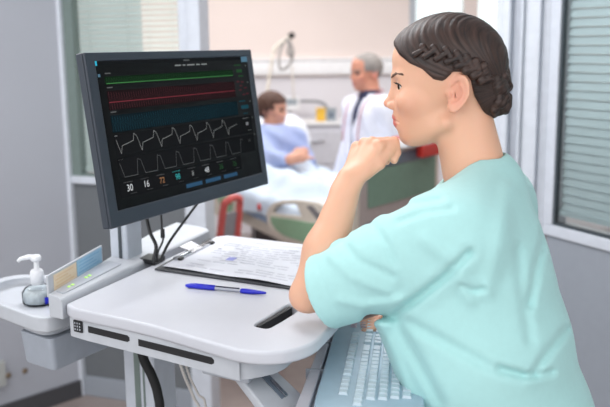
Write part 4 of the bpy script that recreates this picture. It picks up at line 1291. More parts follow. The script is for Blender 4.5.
# right-hand side: opening frame, window with a blind, grey wall
R0 = Z(551, 224, 1.07); R1 = Z(610, 239, 1.07); RD = R1 - R0; RD[2] = 0; RD /= np.linalg.norm(RD); nR = np.array([RD[1], -RD[0], 0])
if nR @ (CAM - R0) < 0: nR = -nR
R0 = np.array([R0[0], R0[1], 0.0])
def RX(s, z, n=0.0): return R0 + RD * s + CZ * z + nR * n
def rbox(mb, s0, s1, z0, z1, n0, n1, mi=0): mb.hexa([RX(s0, z0, n1), RX(s1, z0, n1), RX(s1, z0, n0), RX(s0, z0, n0), RX(s0, z1, n1), RX(s1, z1, n1), RX(s1, z1, n0), RX(s0, z1, n0)], mi)
RLEN = 2.4
mb = MB(); rbox(mb, -0.02, RLEN, 0.0, 1.03, -0.06, 0.0); structure(mb.build('wall_right', M['panel_grey']))
mb = MB(); rbox(mb, -0.03, RLEN, 1.03, 1.07, -0.08, 0.012); rbox(mb, -0.03, 0.012, 1.07, CEIL, -0.06, 0.012); rbox(mb, -0.03, RLEN, CEIL - 0.12, CEIL, -0.06, 0.012)
w2 = structure(mb.build('window_2', M['partition'], bevel=0.004))
mb = MB(); rbox(mb, 0.012, 0.022, 1.07, CEIL - 0.12, -0.012, 0.004); rbox(mb, 0.022, RLEN, 1.07, 1.080, -0.012, 0.004); mb.build('glazing_gasket', M['gasket'], w2)
mb = MB(); rbox(mb, 0.022, RLEN, 1.080, CEIL - 0.12, -0.004, 0.0); mb.build('window_glass', M['glass'], w2)
blind('window_blind', RX, 0.018, RLEN - 0.02, 1.105, CEIL - 0.13, -0.026, 0.030, 0.0300, M['blind_r'], 'grey closed slatted blind in the window at right behind the person', 72)
# stepped white door frame left of that window
e0 = RX(-0.03, 0, 0); pe = plane_hit(494, 100, e0, np.array([math.cos(math.radians(-24)), math.sin(math.radians(-24)), 0])); pe[2] = 0
fd = e0 - pe; FL_ = np.linalg.norm(fd); fd /= FL_; fn = np.array([fd[1], -fd[0], 0])
if fn @ (CAM - pe) < 0: fn = -fn
def FX_(s, z, n): return pe + fd * s + CZ * z + fn * n
for i, (t0, t1, n1) in enumerate(((0.0, 0.17, 0.00), (0.17, 0.30, 0.05), (0.30, 0.46, 0.012), (0.46, 0.52, 0.04), (0.52, 0.80, 0.025), (0.80, 1.0, 0.0))):
    mb = MB(); s0, s1 = t0 * FL_, t1 * FL_
    mb.hexa([FX_(s0, 0, n1), FX_(s1, 0, n1), FX_(s1, 0, -0.08), FX_(s0, 0, -0.08), FX_(s0, CEIL, n1), FX_(s1, CEIL, n1), FX_(s1, CEIL, -0.08), FX_(s0, CEIL, -0.08)])
    structure(mb.build('trim_%d' % (i + 3), M['partition'], bevel=0.006))
# ward: far wall with rail, windows
YW = 7.6
def WP(px, py, y=YW): r = ray(px, py); return CAM + r * ((y - CAM[1]) / r[1])
xw = WP(409, 60)[0]; x1, x2, x3 = WP(415, 60)[0], WP(463, 60)[0], WP(476, 60)[0]
zr0, zr1 = WP(320, 74.5)[2], WP(320, 58)[2]
mb = MB(); mb.box((-4.0, YW, zr0 - 0.02), (xw, YW + 0.1, CEIL)); structure(mb.build('wall_back', M['cream_wall']))
mb = MB(); mb.box((-4.0, YW, 0.0), (xw, YW + 0.1, zr0 - 0.0201)); structure(mb.build('wall_back_lower', M['ward_low']))
mb = MB(); mb.box((-4.0, YW - 0.05, zr0), (xw - 0.12, YW - 0.001, zr1)); mb.box((-4.0, YW - 0.06, zr1 - 0.025), (xw - 0.12, YW - 0.05, zr1)); structure(mb.build('trim_9', M['rail'], bevel=0.006))
mb = MB(); mb.box((xw, YW, 0), (4.0, YW + 0.1, 0.85)); structure(mb.build('wall_back_right', M['ward_low']))
mb = MB(); mb.box((xw, YW - 0.02, 0.85), (x1, YW + 0.08, CEIL)); mb.box((x1, YW - 0.02, 0.85), (x2, YW + 0.08, 0.92)); mb.box((x1, YW - 0.02, CEIL - 0.08), (x2, YW + 0.08, CEIL))
w3 = structure(mb.build('window_3', mat('window_frame_bluegrey', rgb(190, 198, 206), 0.5)))
mb = MB(); mb.box((x1, YW + 0.03, 0.92), (x2, YW + 0.036, CEIL - 0.08)); mb.build('window_glass', M['glass'], w3)
mb = MB(); mb.box((x2, YW - 0.03, 0.0), (x3, YW + 0.1, CEIL)); structure(mb.build('trim_10', M['cream_wall']))
x4 = x3 + 0.7
mb = MB(); mb.box((x3, YW - 0.02, 0.85), (x4, YW + 0.08, 0.92)); mb.box((x3, YW - 0.02, CEIL - 0.08), (x4, YW + 0.08, CEIL)); mb.box((x4 - 0.06, YW - 0.02, 0.92), (x4, YW + 0.08, CEIL - 0.08))
w4 = structure(mb.build('window_4', M['partition']))
mb = MB(); mb.box((x3, YW + 0.03, 0.92), (x4 - 0.06, YW + 0.036, CEIL - 0.08)); mb.build('window_glass', M['glass'], w4)
mb = MB(); mb.box((x4, YW, 0.8501), (4.0, YW + 0.1, CEIL)); structure(mb.build('wall_back_corner', M['cream_wall']))
mb = MB(); mb.box((-4.1, 3.9, 0), (-4.0, YW + 0.1, CEIL)); structure(mb.build('wall_ward_left', M['cream_wall']))
mb = MB(); mb.box((4.0, -2.0, 0), (4.1, YW + 0.1, CEIL)); structure(mb.build('wall_ward_right', M['cream_wall']))
mb = MB(); mb.box((-4.1, -2.5, CEIL), (4.1, YW + 0.1, CEIL + 0.1)); structure(mb.build('ceiling', mat('ceiling_paint', rgb(236, 236, 236), 0.8)))

# ------------------------------------------------------------------ hospital bed
BZ = 0.83
FLp = Z(345, 229, BZ); HLp = Z(222, 180, BZ)
bs = HLp - FLp; bs /= np.linalg.norm(bs); BLEN = np.linalg.norm(HLp - FLp) + 0.38
bt = np.array([0.61, 0.79, 0]) * 0.86
BTH = 0.16
def BD(s, t, z): return FLp + bs * s + bt * t + CZ * (z - BZ)
bout = -bt / np.linalg.norm(bt)
def RP(px, py, off=0.05): return plane_hit(px, py, FLp + bout * off, bs)
def px_prism(mb, pts, off, th, mi=0):
    P = [RP(x, y, off) for x, y in pts]; n = len(P); Q = [p - bout * th for p in P]
    mb.add(P + Q, [tuple(range(n)), tuple(range(2 * n - 1, n - 1, -1))] + [(i, n + i, n + (i + 1) % n, (i + 1) % n) for i in range(n)], mi)
def bed():
    c = BD(BLEN / 2, 0.5, BZ); c[2] = 0
    root = thing('hospital_bed', c, 'hospital bed with cream frame and green panels in the ward behind the person', 'bed')
    # mattress: flat part and raised back
    mb = MB(); s1 = BLEN - 0.72
    mb.hexa([BD(0.02, 0.0, BZ - BTH), BD(0.02, 1, BZ - BTH), BD(s1, 1, BZ - BTH), BD(s1, 0, BZ - BTH), BD(0.02, 0, BZ - .01), BD(0.02, 1, BZ - .01), BD(s1, 1, BZ - .01), BD(s1, 0, BZ - .01)])
    z2 = BZ + 0.36
    mb.hexa([BD(s1, 0, BZ - BTH), BD(s1, 1, BZ - BTH), BD(BLEN - 0.1, 1, z2 - BTH), BD(BLEN - 0.1, 0, z2 - BTH), BD(s1, 0, BZ - .01), BD(s1, 1, BZ - .01), BD(BLEN - 0.16, 1, z2), BD(BLEN - 0.16, 0, z2)])
    mb.build('mattress', M['mattress'], root, bevel=0.02)
    mb = MB(); mb.box((0, 0, 0), (1, 1, 1), lambda x, y, z: BD(0.02 + x * (BLEN - 0.06), 0.06 + y * 0.88, BZ - BTH - 0.09 + z * 0.08)); mb.build('bed_deck', M['cream_frame'], root, bevel=0.01)
    mb = MB()
    for t in (0.22, 0.78):
        mb.box((0, 0, 0), (1, 1, 1), lambda x, y, z: BD(0.15 + x * (BLEN - 0.35), t - 0.04 + y * 0.08, 0.20 + z * 0.09))
    for s in (0.3, BLEN - 0.5):
        mb.box((0, 0, 0), (1, 1, 1), lambda x, y, z: BD(s + x * 0.08, 0.3 + y * 0.4, 0.28 + z * (BZ - BTH - 0.36)))
        mb.box((0, 0, 0), (1, 1, 1), lambda x, y, z: BD(s - 0.03 + x * 0.14, 0.1 + y * 0.8, 0.2 + z * 0.08))
    mb.build('chassis', M['bed_steel'], root, bevel=0.006)
    for s in (0.2, BLEN - 0.3):
        for t in (0.12, 0.88):
            cpt = BD(s, t, 0.065); mb = MB()
            mb.lathe([(0.03, -0.02), (0.06, -0.02), (0.065, -0.012), (0.065, 0.012), (0.06, 0.02), (0.03, 0.02)], lambda x, y, z: cpt + bs * x + CZ * y + bout * z, 16)
            mb.box((-0.015, -0.02, 0.0), (0.015, 0.02, 0.15), lambda x, y, z: cpt + bs * x + bout * y + CZ * z)
            mb.build('caster', M['rubber'], root)
    # near side rail: rounded cream frame, green panel, open hand hold
    outer = [(266, 214), (267, 222), (270, 229), (275, 235), (283, 240), (300, 245), (322, 250), (340, 254), (343, 246), (338, 226), (330, 209), (318, 203), (296, 200), (281, 200.5), (273, 203), (268, 208)]
    hole1 = [(272, 213), (276, 207), (283, 204.5), (296, 204.5), (300, 214), (301, 217), (288, 215), (276, 214)]
    mb = MB()
    C_ = np.array([286, 210.5])
    o_ = resample_loop(outer, 48, 0, C_); h_ = resample_loop(hole1, 48, 0, C_)
    f0 = [RP(x, y, 0.075) for x, y in o_]; f1 = [RP(x, y, 0.075) for x, y in h_]; n = 48
    for off, fl in ((0.075, False), (0.045, True)):
        p = [RP(x, y, 0.075) - bout * (0.075 - off) for x, y in o_] + [RP(x, y, 0.075) - bout * (0.075 - off) for x, y in h_]
        mb.add(p, [((i, (i + 1) % n, n + (i + 1) % n, n + i) if not fl else (i, n + i, n + (i + 1) % n, (i + 1) % n)) for i in range(n)])
    for lp in (o_, h_):
        p = [RP(x, y, 0.075) for x, y in lp] + [RP(x, y, 0.075) - bout * 0.03 for x, y in lp]
        mb.add(p, [(i, (i + 1) % n, n + (i + 1) % n, n + i) for i in range(n)])
    r = mb.build('side_rail', M['cream_frame'], root, bevel=0.006)
    mb = MB(); px_prism(mb, [(270, 216.5), (288, 219), (322, 225), (333, 229), (337, 248), (318, 245.5), (299, 241), (284, 236), (276, 230.5), (271, 223)], 0.082, 0.0068); mb.build('green_panel', M['bed_green'], r, bevel=0.003)
    mb = MB(); px_prism(mb, [(306, 206), (312, 206), (326, 222), (318, 221)], 0.082, 0.0068); mb.build('rail_opening', M['bed_steel'], r)
    # head end side rail
    mb = MB(); px_prism(mb, [(212, 190), (226, 190), (236, 199), (237, 216), (224, 221), (214, 214)], 0.075, 0.03); r = mb.build('side_rail', M['cream_frame'], root, bevel=0.006)
    mb = MB(); px_prism(mb, [(216, 194), (224, 194), (232, 202), (231, 212), (224, 215)], 0.083, 0.0075); mb.build('green_panel', M['bed_green'], r)
    mb = MB(); a = RP(260, 207, 0.06)
    mb.lathe([(0.012, -0.02), (0.022, -0.012), (0.022, 0.012), (0.012, 0.02)], lambda x, y, z: a + bs * x + CZ * y + bout * z, 12); mb.tube([a, a - bout * 0.1], 0.008, 8)
    mb.build('red_knob', M['red'], root)
    # foot board
    f_n = -bs
    def FB(t, z, n): return BD(0, t, z) + f_n * n
    zt = 1.18
    def loop(t0, t1, z0, z1, r, k=6): return rect_poly(t0 * 0.86, z0, t1 * 0.86, z1, r, k)
    G = lambda x, z, n: FB(x / 0.86, z, n)
    mb = MB(); mb.prism(loop(0.02, 1.0, 0.46, zt, 0.07), 0.015, 0.05, G); fb = mb.build('foot_board', M['cream_frame'], root, bevel=0.008)
    mb = MB(); mb.prism(loop(0.09, 0.95, 0.50, zt - 0.014, 0.04), 0.05, 0.056, G); mb.build('taupe_panel', M['bed_taupe'], fb)
    mb = MB(); mb.prism(loop(0.17, 0.94, 0.915, 1.10, 0.012), 0.056, 0.062, G); mb.build('green_panel', M['bed_green2'], fb)
    mb = MB(); mb.prism(loop(0.15, 0.94, 1.105, 1.16, 0.008), 0.056, 0.064, G); mb.build('slate_strip', M['slate'], fb)
    mb = MB(); mb.prism(loop(0.12, 0.80, 0.825, 0.842, 0.004), 0.056, 0.066, G); mb.build('handle_bar', M['slate'], fb)
    kx = FB(0.12, 0.785, 0.075); mb = MB(); mb.lathe([(0.016, -0.02), (0.024, -0.012), (0.024, 0.012), (0.014, 0.018)], lambda x, y, z: kx + bt / 0.86 * x + CZ * y + f_n * z, 12); mb.build('black_knob', M['black'], fb)
    # head board with arched tube
    H = lambda t, z: BD(BLEN, t, z)
    pts = [H(0.02, 0.55), H(0.02, 1.12)] + [H(0.02 + 0.1 * (1 - math.cos(a)), 1.12 + 0.10 * math.sin(a)) for a in np.linspace(0.3, 1.4, 4)] + [H(0.86, 1.225)] + [H(0.98 - 0.1 * (1 - math.cos(a)), 1.12 + 0.10 * math.sin(a)) for a in np.linspace(1.4, 0.3, 4)] + [H(0.98, 1.12), H(0.98, 0.55)]
    mb = MB(); mb.tube(pts, 0.017, 10); hb = mb.build('head_board', M['bed_tube'], root)

    mb = MB(); mb.box((0, 0, 0), (1, 1, 1), lambda x, y, z: BD(BLEN - 0.012 + 0.024 * x, 0.08 + 0.84 * y, 0.62 + z * 0.42)); mb.build('head_panel', M['cream_frame'], hb, bevel=0.006)
    return root
bed()
# blanket: rumpled, legs underneath, hangs over the near side
def leg_bump(p):
    h = 0.0
    for a, b, ra, rb in LEGS:
        ab = (b - a)[:2]; t = min(max((p[:2] - a[:2]) @ ab / (ab @ ab), 0), 1)
        c = a + (b - a) * t; d = np.linalg.norm(p[:2] - c[:2]); r = ra + (rb - ra) * t
        h = max(h, (c[2] + r + 0.012 - BZ) * math.exp(-(max(0, d - r * 0.75) / 0.085) ** 2))
    return h
LEGS = []
_f = -bs; _l = np.cross(CZ, _f); _hp = A(268, 166, 5.6); _hp = np.array([_hp[0], _hp[1], BZ + 0.12])
for _s in (-1, 1):
    _h = _hp + _l * _s * 0.09 - CZ * 0.02; _k = _h + _f * 0.42 - CZ * 0.045; _a = _k + _f * 0.40 - CZ * 0.02
    LEGS += [(_h, _k, 0.07, 0.045), (_k, _a, 0.042, 0.03)]
def blanket():
    nx, ny = 70, 60; vs = []; fs = []
    s0, s1 = -0.015, BLEN - 0.60
    for i in range(nx + 1):
        s = s0 + (s1 - s0) * i / nx
        for j in range(ny + 1):
            u = -0.16 + 1.32 * j / ny        # across, in bed widths
            legs = leg_bump(BD(s, min(max(u, 0), 1), BZ))
            wr = 0.010 * math.sin(9 * s + 5 * u) + 0.008 * math.sin(17 * s - 11 * u + 1) + 0.006 * math.sin(31 * s + 23 * u)
            if u < 0: tt, drop, o = 0.0, -u * 0.86, 1
            elif u > 1: tt, drop, o = 1.0, (u - 1) * 0.86, -1
            else: tt, drop, o = u, 0, 0
            z = BZ + 0.012 + legs + wr * (1 if not drop else .4)
            if drop:
                k = min(drop, 0.035)
                p = BD(s, tt, z - drop * (0.9 + 0.15 * math.sin(6 * s)) + 0.008) + bout * o * (k + 0.012 + 0.008 * math.sin(14 * s))
            else: p = BD(s, tt, z - 0.02 * max(0, 1 - min(u, 1 - u) / 0.06) ** 2) + bout * (0.012 * max(0, 1 - u / .05) - 0.012 * max(0, 1 - (1 - u) / .05))
            vs.append(p)
    o_ = ny + 1
    for i in range(nx):
        for j in range(ny): fs.append((i * o_ + j, (i + 1) * o_ + j, (i + 1) * o_ + j + 1, i * o_ + j + 1))
    mb = MB(); mb.add(vs, fs, 0, True); b = mb.build('blanket', M['blanket'])
    sd = b.modifiers.new('th', 'SOLIDIFY'); sd.thickness = 0.01; sd.offset = 1
    tag(b, 'pale blue blanket spread over the hospital bed and the patient\'s legs', 'blanket')
blanket()
# pillow against the raised back
pc = BD(BLEN - 0.34, 0.60, BZ + 0.24)
pf = frame_cols(bs * 0.0 + np.array([0.2, -0.3, 1.0]) * 0 + (-bs * 0.75 + CZ * 0.65))
def pillow(P):
    q = (P - pc.astype(np.float32)) @ pf.astype(np.float32)
    e = (np.abs(q[:, 0] / 0.085) ** 2 + np.abs(q[:, 1] / 0.31) ** 3.2 + np.abs(q[:, 2] / 0.19) ** 3.2)
    return ((e ** 0.4 - 1) * 0.07).astype(np.float32)
tag(sculpt('pillow', pillow, pc - 0.45, pc + 0.45, 0.012, M['sheet'], it=2), 'white pillow behind the patient sitting up in bed', 'pillow')

# ------------------------------------------------------------------ patient
def patient():
    sk = Skull(A(272, 112.5, 5.55), (0.93, -0.30, -0.05), scale=0.94)
    f = np.array([0.78, -0.62, 0]); l = np.array([0.62, 0.78, 0])           # faces the foot of the bed, left side away
    f = -bs; l = np.cross(CZ, f)
    sh = A(273, 139, 5.55); hp = A(268, 166, 5.6); hp = np.array([hp[0], hp[1], BZ + 0.12])
    shl = [sh - l * 0.16, sh + l * 0.16]                                    # her right (near), left
    elb = [A(268, 160, 5.35), sh + l * 0.22 + f * 0.08 + CZ * -0.25]
    wr = [A(291, 160, 5.20), A(304, 152, 5.35)]
    hd = [A(302, 157, 5.18), A(298, 153, 5.25)]
    def body(P):
        q = sk.loc(P).astype(np.float32); nb = sk.loc(sh[None].astype(np.float32))[0]
        d = smin(head_sdf(q), ear_sdf(q), 3); d = smin(d, cap(q, (-18, 0, -15), tuple(nb), 48, 52), 15); d = d * np.float32(sk.k)
        d = smin(d, cap(P, sh - CZ * 0.05, hp, 0.12, 0.14), 0.05)
        for i in (0, 1):
            a = smin(cap(P, shl[i], elb[i], 0.05, 0.04), cap(P, elb[i], wr[i], 0.038, 0.027), 0.02)
            a = smin(a, cap(P, wr[i], hd[i], 0.028, 0.034), 0.02)
            dv = hd[i] - wr[i]; dv /= np.linalg.norm(dv)
            for k in range(4):
                b = hd[i] + l * (-0.03 + 0.02 * k); a = smin(a, cap(P, b, b + dv * 0.05 - CZ * 0.02, 0.010, 0.008), 0.006)
            d = smin(d, a, 0.03)
        for s in (-1, 1):
            h_ = hp + l * s * 0.09 - CZ * 0.02; k_ = h_ + f * 0.42 - CZ * 0.045; an = k_ + f * 0.40 - CZ * 0.02
            d = smin(d, smin(cap(P, h_, k_, 0.07, 0.045), cap(P, k_, an, 0.042, 0.03), 0.03), 0.03)
        return d
    v, q = nets(body, (-1.0, 4.4, 0.6), (0.55, 6.2, 1.55), 0.009); v = relax(v, q, 1, .4)
    c = tones(v, sk, rgb(214, 158, 134), rgb(180, 90, 90))
    b = mesh_obj('person', v, q, M['skin2'], None, {'tone': ('FLOAT_COLOR', rgba(c))})
    tag(b, 'person with short brown hair in a lavender gown sitting up in the bed', 'person')
    def gown(P):
        d = cap(P, sh - CZ * 0.03, hp, 0.145, 0.185)
        for i in (0, 1):
            d = smin(d, smin(cap(P, shl[i], elb[i], 0.075, 0.070), cap(P, elb[i], elb[i] * .35 + wr[i] * .65, 0.066, 0.058), 0.02), 0.05)
        q = sk.loc(P).astype(np.float32); nb = sk.loc(sh[None].astype(np.float32))[0]
        d = smax(d, -cap(q, (-18, 0, -15), tuple(nb), 60, 70) * np.float32(sk.k), 0.01)
        d = d + (0.006 * np.sin(P[:, 2] * 60 + P[:, 0] * 40)).astype(np.float32)
        return smax(d, BZ + 0.03 - P[:, 2], 0.02)
    sculpt('gown', gown, (-0.9, 4.7, 0.7), (0.45, 6.1, 1.4), 0.011, M['gown'], b, it=2)
    def hr(P):
        q = sk.loc(P).astype(np.float32)
        d = ell(q, (-6, 0, 54), (112, 90, 98)); d = smin(d, ell(q, (-50, 0, 5), (60, 72, 48)), 25)
        x, z = q[:, 0], q[:, 2]
        cut = np.maximum(-(z - 70), 0) * 0
        face = smin(x - 52, 74 - z, 1); face = -np.minimum(np.maximum(52 - x, z - 74), 300)   # in front of the hairline and below it
        d = smax(d, np.minimum(x - 40, 70 - z).astype(np.float32), 12)
        d = smax(d, np.minimum(x + 6, 24 - z).astype(np.float32), 8)
        d = d + (4 * np.sin(q[:, 0] * 0.13 + q[:, 2] * 0.09) * np.sin(q[:, 1] * 0.12)).astype(np.float32)
        return d * np.float32(sk.k)
    c0 = sk.w(0, 0, 40)
    sculpt('hair', hr, c0 - 0.16, c0 + 0.16, 0.007, M['hair_brown'], b, it=1)
    for sgn in (1, -1):
        mb = MB(); ce = np.array([78, 31 * sgn, 17.5]); mb.lathe([(13 * math.sin(a), 13 * math.cos(a)) for a in np.linspace(.05, 3.1, 10)], lambda x, y, z: sk.w(*(ce + np.array([z, x, y]))), 12); mb.build('eye', M['lash'], b)
        mb = MB(); mb.tube([sk.w(101, 10 * sgn, 36), sk.w(93, 32 * sgn, 42), sk.w(76, 52 * sgn, 38)], 0.003, 6); mb.build('eyebrow', M['hair_brown'], b)
patient()

# ------------------------------------------------------------------ doctor
def doctor():
    D = 5.5
    sk = Skull(A(367, 76, D), (-0.90, -0.42, -0.05), scale=1.07)
    f = np.array([-0.86, -0.5, 0]); f /= np.linalg.norm(f); l = np.cross(CZ, f)
    nb = A(371, 97, D); ct = A(370, 130, D); base = np.array([ct[0], ct[1], 0])
    P0 = lambda x, y, z: base + f * x + l * y + CZ * z
    zS = nb[2] - 0.04
    def arm(i):
        s = (1, -1)[i]
        return P0(0, s * 0.185, zS - 0.03), P0(-0.02, s * 0.25, zS - 0.30), P0(0.10, s * 0.22, zS - 0.52), P0(0.13, s * 0.215, zS - 0.60)
    def body(P):
        q = sk.loc(P).astype(np.float32); n_ = sk.loc(nb[None].astype(np.float32))[0]
        d = smin(head_sdf(q), ear_sdf(q), 3); d = smin(d, cap(q, (-15, 0, -20), tuple(n_), 54, 60), 15) * np.float32(sk.k)
        d = smin(d, cap(P, P0(0, 0, zS - 0.1), P0(0, 0, 0.85), 0.12, 0.13), 0.05)
        d = smin(d, cap(P, P0(0, .15, zS - 0.03), P0(0, -.15, zS - 0.03), 0.06, 0.06), 0.05)
        for i in (0, 1):
            a, e, w, h = arm(i)
            x = smin(cap(P, a, e, 0.055, 0.042), cap(P, e, w, 0.04, 0.028), 0.02); x = smin(x, cap(P, w, h, 0.03, 0.036), 0.02)
            for k in range(4): x = smin(x, cap(P, h + f * (-0.03 + 0.02 * k), h + f * (-0.02 + 0.02 * k) - CZ * 0.075, 0.011, 0.008), 0.006)
            x = smin(x, cap(P, w + f * 0.02, h + f * 0.06 - CZ * 0.01, 0.014, 0.010), 0.01)
            d = smin(d, x, 0.02)
        for s in (1, -1):
            d = smin(d, cap(P, P0(0, s * 0.09, 0.85), P0(0.01, s * 0.1, 0.45), 0.09, 0.06), 0.04)
            d = smin(d, cap(P, P0(0.01, s * 0.1, 0.45), P0(-0.01, s * 0.1, 0.08), 0.058, 0.04), 0.03)
            d = smin(d, cap(P, P0(-0.03, s * 0.1, 0.04), P0(0.14, s * 0.11, 0.035), 0.04, 0.032), 0.03)
        return d
    lo = base + np.array([-0.45, -0.45, 0]); hi = base + np.array([0.45, 0.45, 1.75])
    zz = np.concatenate([np.arange(0, 1.1, 0.02), np.arange(1.1, 1.75, 0.009)])
    v, q = nets(body, lo, hi, 0.009, zz); v = relax(v, q, 1, .4)
    c = tones(v, sk, rgb(204, 142, 118), rgb(180, 96, 90), 1.2)
    b = mesh_obj('person', v, q, M['skin2'], None, {'tone': ('FLOAT_COLOR', rgba(c))})
    tag(b, 'person with grey hair in a long white coat standing behind the bed', 'person')
    T_ = lambda P: np.stack([(P - base.astype(np.float32)) @ f, (P - base.astype(np.float32)) @ l, P[:, 2]], 1).astype(np.float32)
    def torso(P, o):
        q = T_(P); q[:, 1] *= 0.72
        d = cap(q, (0, 0, zS - 0.10), (0.0, 0, 0.95), 0.115 + o, 0.135 + o)
        return d, q
    def shirt(P):
        d, q = torso(P, 0.008); d = smin(d, cap(P, P0(0, .13, zS - 0.02), P0(0, -.13, zS - 0.02), 0.065, 0.065), 0.05)
        k = sk.loc(P).astype(np.float32); n_ = sk.loc(nb[None].astype(np.float32))[0]
        d = smin(d, cap(k, (n_[0] * .7 - 6, 0, n_[2] * .62), tuple(n_), 60, 66) * np.float32(sk.k), 0.02)
        return np.maximum(d, 0.95 - P[:, 2])
    sculpt('shirt', shirt, base + np.array([-.35, -.35, .9]), base + np.array([.35, .35, 1.6]), 0.011, M['shirt'], b)
    def trs(P):
        d = None
        for s in (1, -1):
            x = smin(cap(P, P0(0, s * 0.085, 0.92), P0(0.01, s * 0.1, 0.45), 0.105, 0.08), cap(P, P0(0.01, s * 0.1, 0.45), P0(-0.01, s * 0.1, 0.09), 0.078, 0.075), 0.02)
            d = x if d is None else smin(d, x, 0.04)
        return np.maximum(d, 0.07 - P[:, 2])
    sculpt('trousers', trs, base + np.array([-.3, -.3, .05]), base + np.array([.3, .3, 1.05]), 0.016, M['shirt'], b)
    for s in (1, -1):
        def sh_(P, s=s): return np.maximum(cap(P, P0(-0.03, s * 0.1, 0.045), P0(0.15, s * 0.11, 0.04), 0.05, 0.042), 0.002 - P[:, 2])
        sculpt('shoe', sh_, base + np.array([-.35, -.35, 0]), base + np.array([.35, .35, .12]), 0.012, M['black'], b)
    def coat(P):
        d, q = torso(P, 0.03)
        q2 = q.copy(); d = smin(d, cap(q2, (0, 0, 0.95), (0, 0, 0.55), 0.165, 0.18), 0.05)
        d = smin(d, cap(P, P0(0, .15, zS - 0.02), P0(0, -.15, zS - 0.02), 0.08, 0.08), 0.06)
        for i in (0, 1):
            a, e, w, h = arm(i); d = smin(d, smin(cap(P, a, e, 0.08, 0.065), cap(P, e, w, 0.065, 0.058), 0.02), 0.03)
        qq = T_(P)
        k = sk.loc(P).astype(np.float32); n_ = sk.loc(nb[None].astype(np.float32))[0]
        d = smax(d, -cap(k, (-15, 0, -20), tuple(n_ * 1.15), 66, 78) * np.float32(sk.k), 0.01)
        ww = 0.010 + 0.036 * np.clip((qq[:, 2] - (zS - 0.20)) / 0.20, 0, 1)
        d = smax(d, -np.maximum(np.abs(qq[:, 1]) - ww, -(qq[:, 0] - 0.03)).astype(np.float32), 0.006)
        d = d + (0.005 * np.sin(P[:, 2] * 30 + qq[:, 1] * 45)).astype(np.float32)
        return np.maximum(d, 0.60 - P[:, 2])
    sculpt('coat', coat, base + np.array([-.45, -.45, .55]), base + np.array([.45, .45, 1.6]), 0.011, M['coat'], b, it=2)
    mb = MB()
    pts = [P0(0.155, 0.085, zS - 0.30), P0(0.150, 0.085, zS - 0.15), P0(0.115, 0.085, zS - 0.01), P0(0.03, 0.088, zS + 0.055), P0(-0.065, 0.05, zS + 0.085), P0(-0.065, -0.05, zS + 0.085), P0(0.03, -0.088, zS + 0.055), P0(0.115, -0.085, zS - 0.01), P0(0.15, -0.085, zS - 0.15), P0(0.155, -0.085, zS - 0.24)]
    mb.tube(smooth_path(pts), 0.0045, 8); st = mb.build('stethoscope', M['steth']); tag(st, 'pink stethoscope hung round the neck of the person in the white coat', 'stethoscope')
    def hr(P):
        q = sk.loc(P).astype(np.float32)
        d = ell(q, (-4, 0, 52), (103, 82, 91))
        d = smax(d, np.minimum(q[:, 0] - 52, 92 - q[:, 2]).astype(np.float32), 10)
        d = smax(d, np.minimum(q[:, 0] + 4, 30 - q[:, 2]).astype(np.float32), 8)
        d = smax(d, -34 - q[:, 2] + 0 * q[:, 0], 6)
        return d * np.float32(sk.k)
    c0 = sk.w(0, 0, 40)
    sculpt('hair', hr, c0 - 0.15, c0 + 0.15, 0.007, M['hair_grey'], b)
    for sgn in (1, -1):
        mb = MB(); ce = np.array([78, 31 * sgn, 17.5]); mb.lathe([(13 * math.sin(a), 13 * math.cos(a)) for a in np.linspace(.05, 3.1, 10)], lambda x, y, z: sk.w(*(ce + np.array([z, x, y]))), 12); mb.build('eye', M['lash'], b)
        mb = MB(); mb.tube([sk.w(101, 10 * sgn, 36), sk.w(93, 32 * sgn, 42), sk.w(76, 52 * sgn, 38)], 0.003, 6); mb.build('eyebrow', M['hair_grey'], b)
doctor()

# ------------------------------------------------------------------ other ward things
# trapeze stand with looped hose behind the bed
def trapeze():
    d = 6.9
    ft = A(262, 130, d); ft = np.array([ft[0], ft[1], 0.0])
    root = thing('drip_stand', ft, 'ivory pole with arm and looped grey hose above the bed head', 'pole')
    mb = MB(); mb.tube([ft + CZ * 0.02, A(262, 130, d), A(267, 92, d), A(272, 60, d), A(274, 50, d)] , 0.013, 10); mb.build('pole', M['pole'], root)
    mb = MB(); mb.tube(smooth_path([A(273, 52, d), A(276, 47, d), A(281, 43, d), A(286, 39.5, d), A(291, 36, d)]), 0.018, 10); mb.build('arm', M['pole'], root)
    mb = MB(); mb.tube([A(289, 37, d), A(294, 34, d)], [0.026, 0.022], 10); mb.build('arm_tip', M['black'], root)
    mb = MB(); mb.tube(smooth_path([A(284, 42, d), A(280, 52, d - .05), A(279, 64, d - .08), A(281, 69, d - .08), A(286, 68, d - .06), A(291, 62, d - .04), A(293, 52, d), A(290, 42, d), A(286, 37, d)]), 0.011, 8); mb.build('hose', M['tube_grey'], root)
    mb = MB(); mb.tube(smooth_path([A(286, 39, d - .03), A(289, 44, d - .05), A(288, 52, d - .06), A(291, 56, d - .05), A(292, 48, d - .04), A(288, 40, d - .03)]), 0.013, 8); mb.build('hose', M['tube_grey'], root)
    mb = MB(); mb.tube([A(292, 66, d), A(293, 84, d), A(294, 100, d)], 0.006, 6); mb.build('cord', M['pole'], root)
    mb = MB()
    for k in range(5):
        a = k * 2 * PI / 5; mb.tube([ft + CZ * 0.06, ft + np.array([math.cos(a) * 0.26, math.sin(a) * 0.26, 0.025])], 0.018, 8)
    mb.build('foot', M['pole'], root)
trapeze()
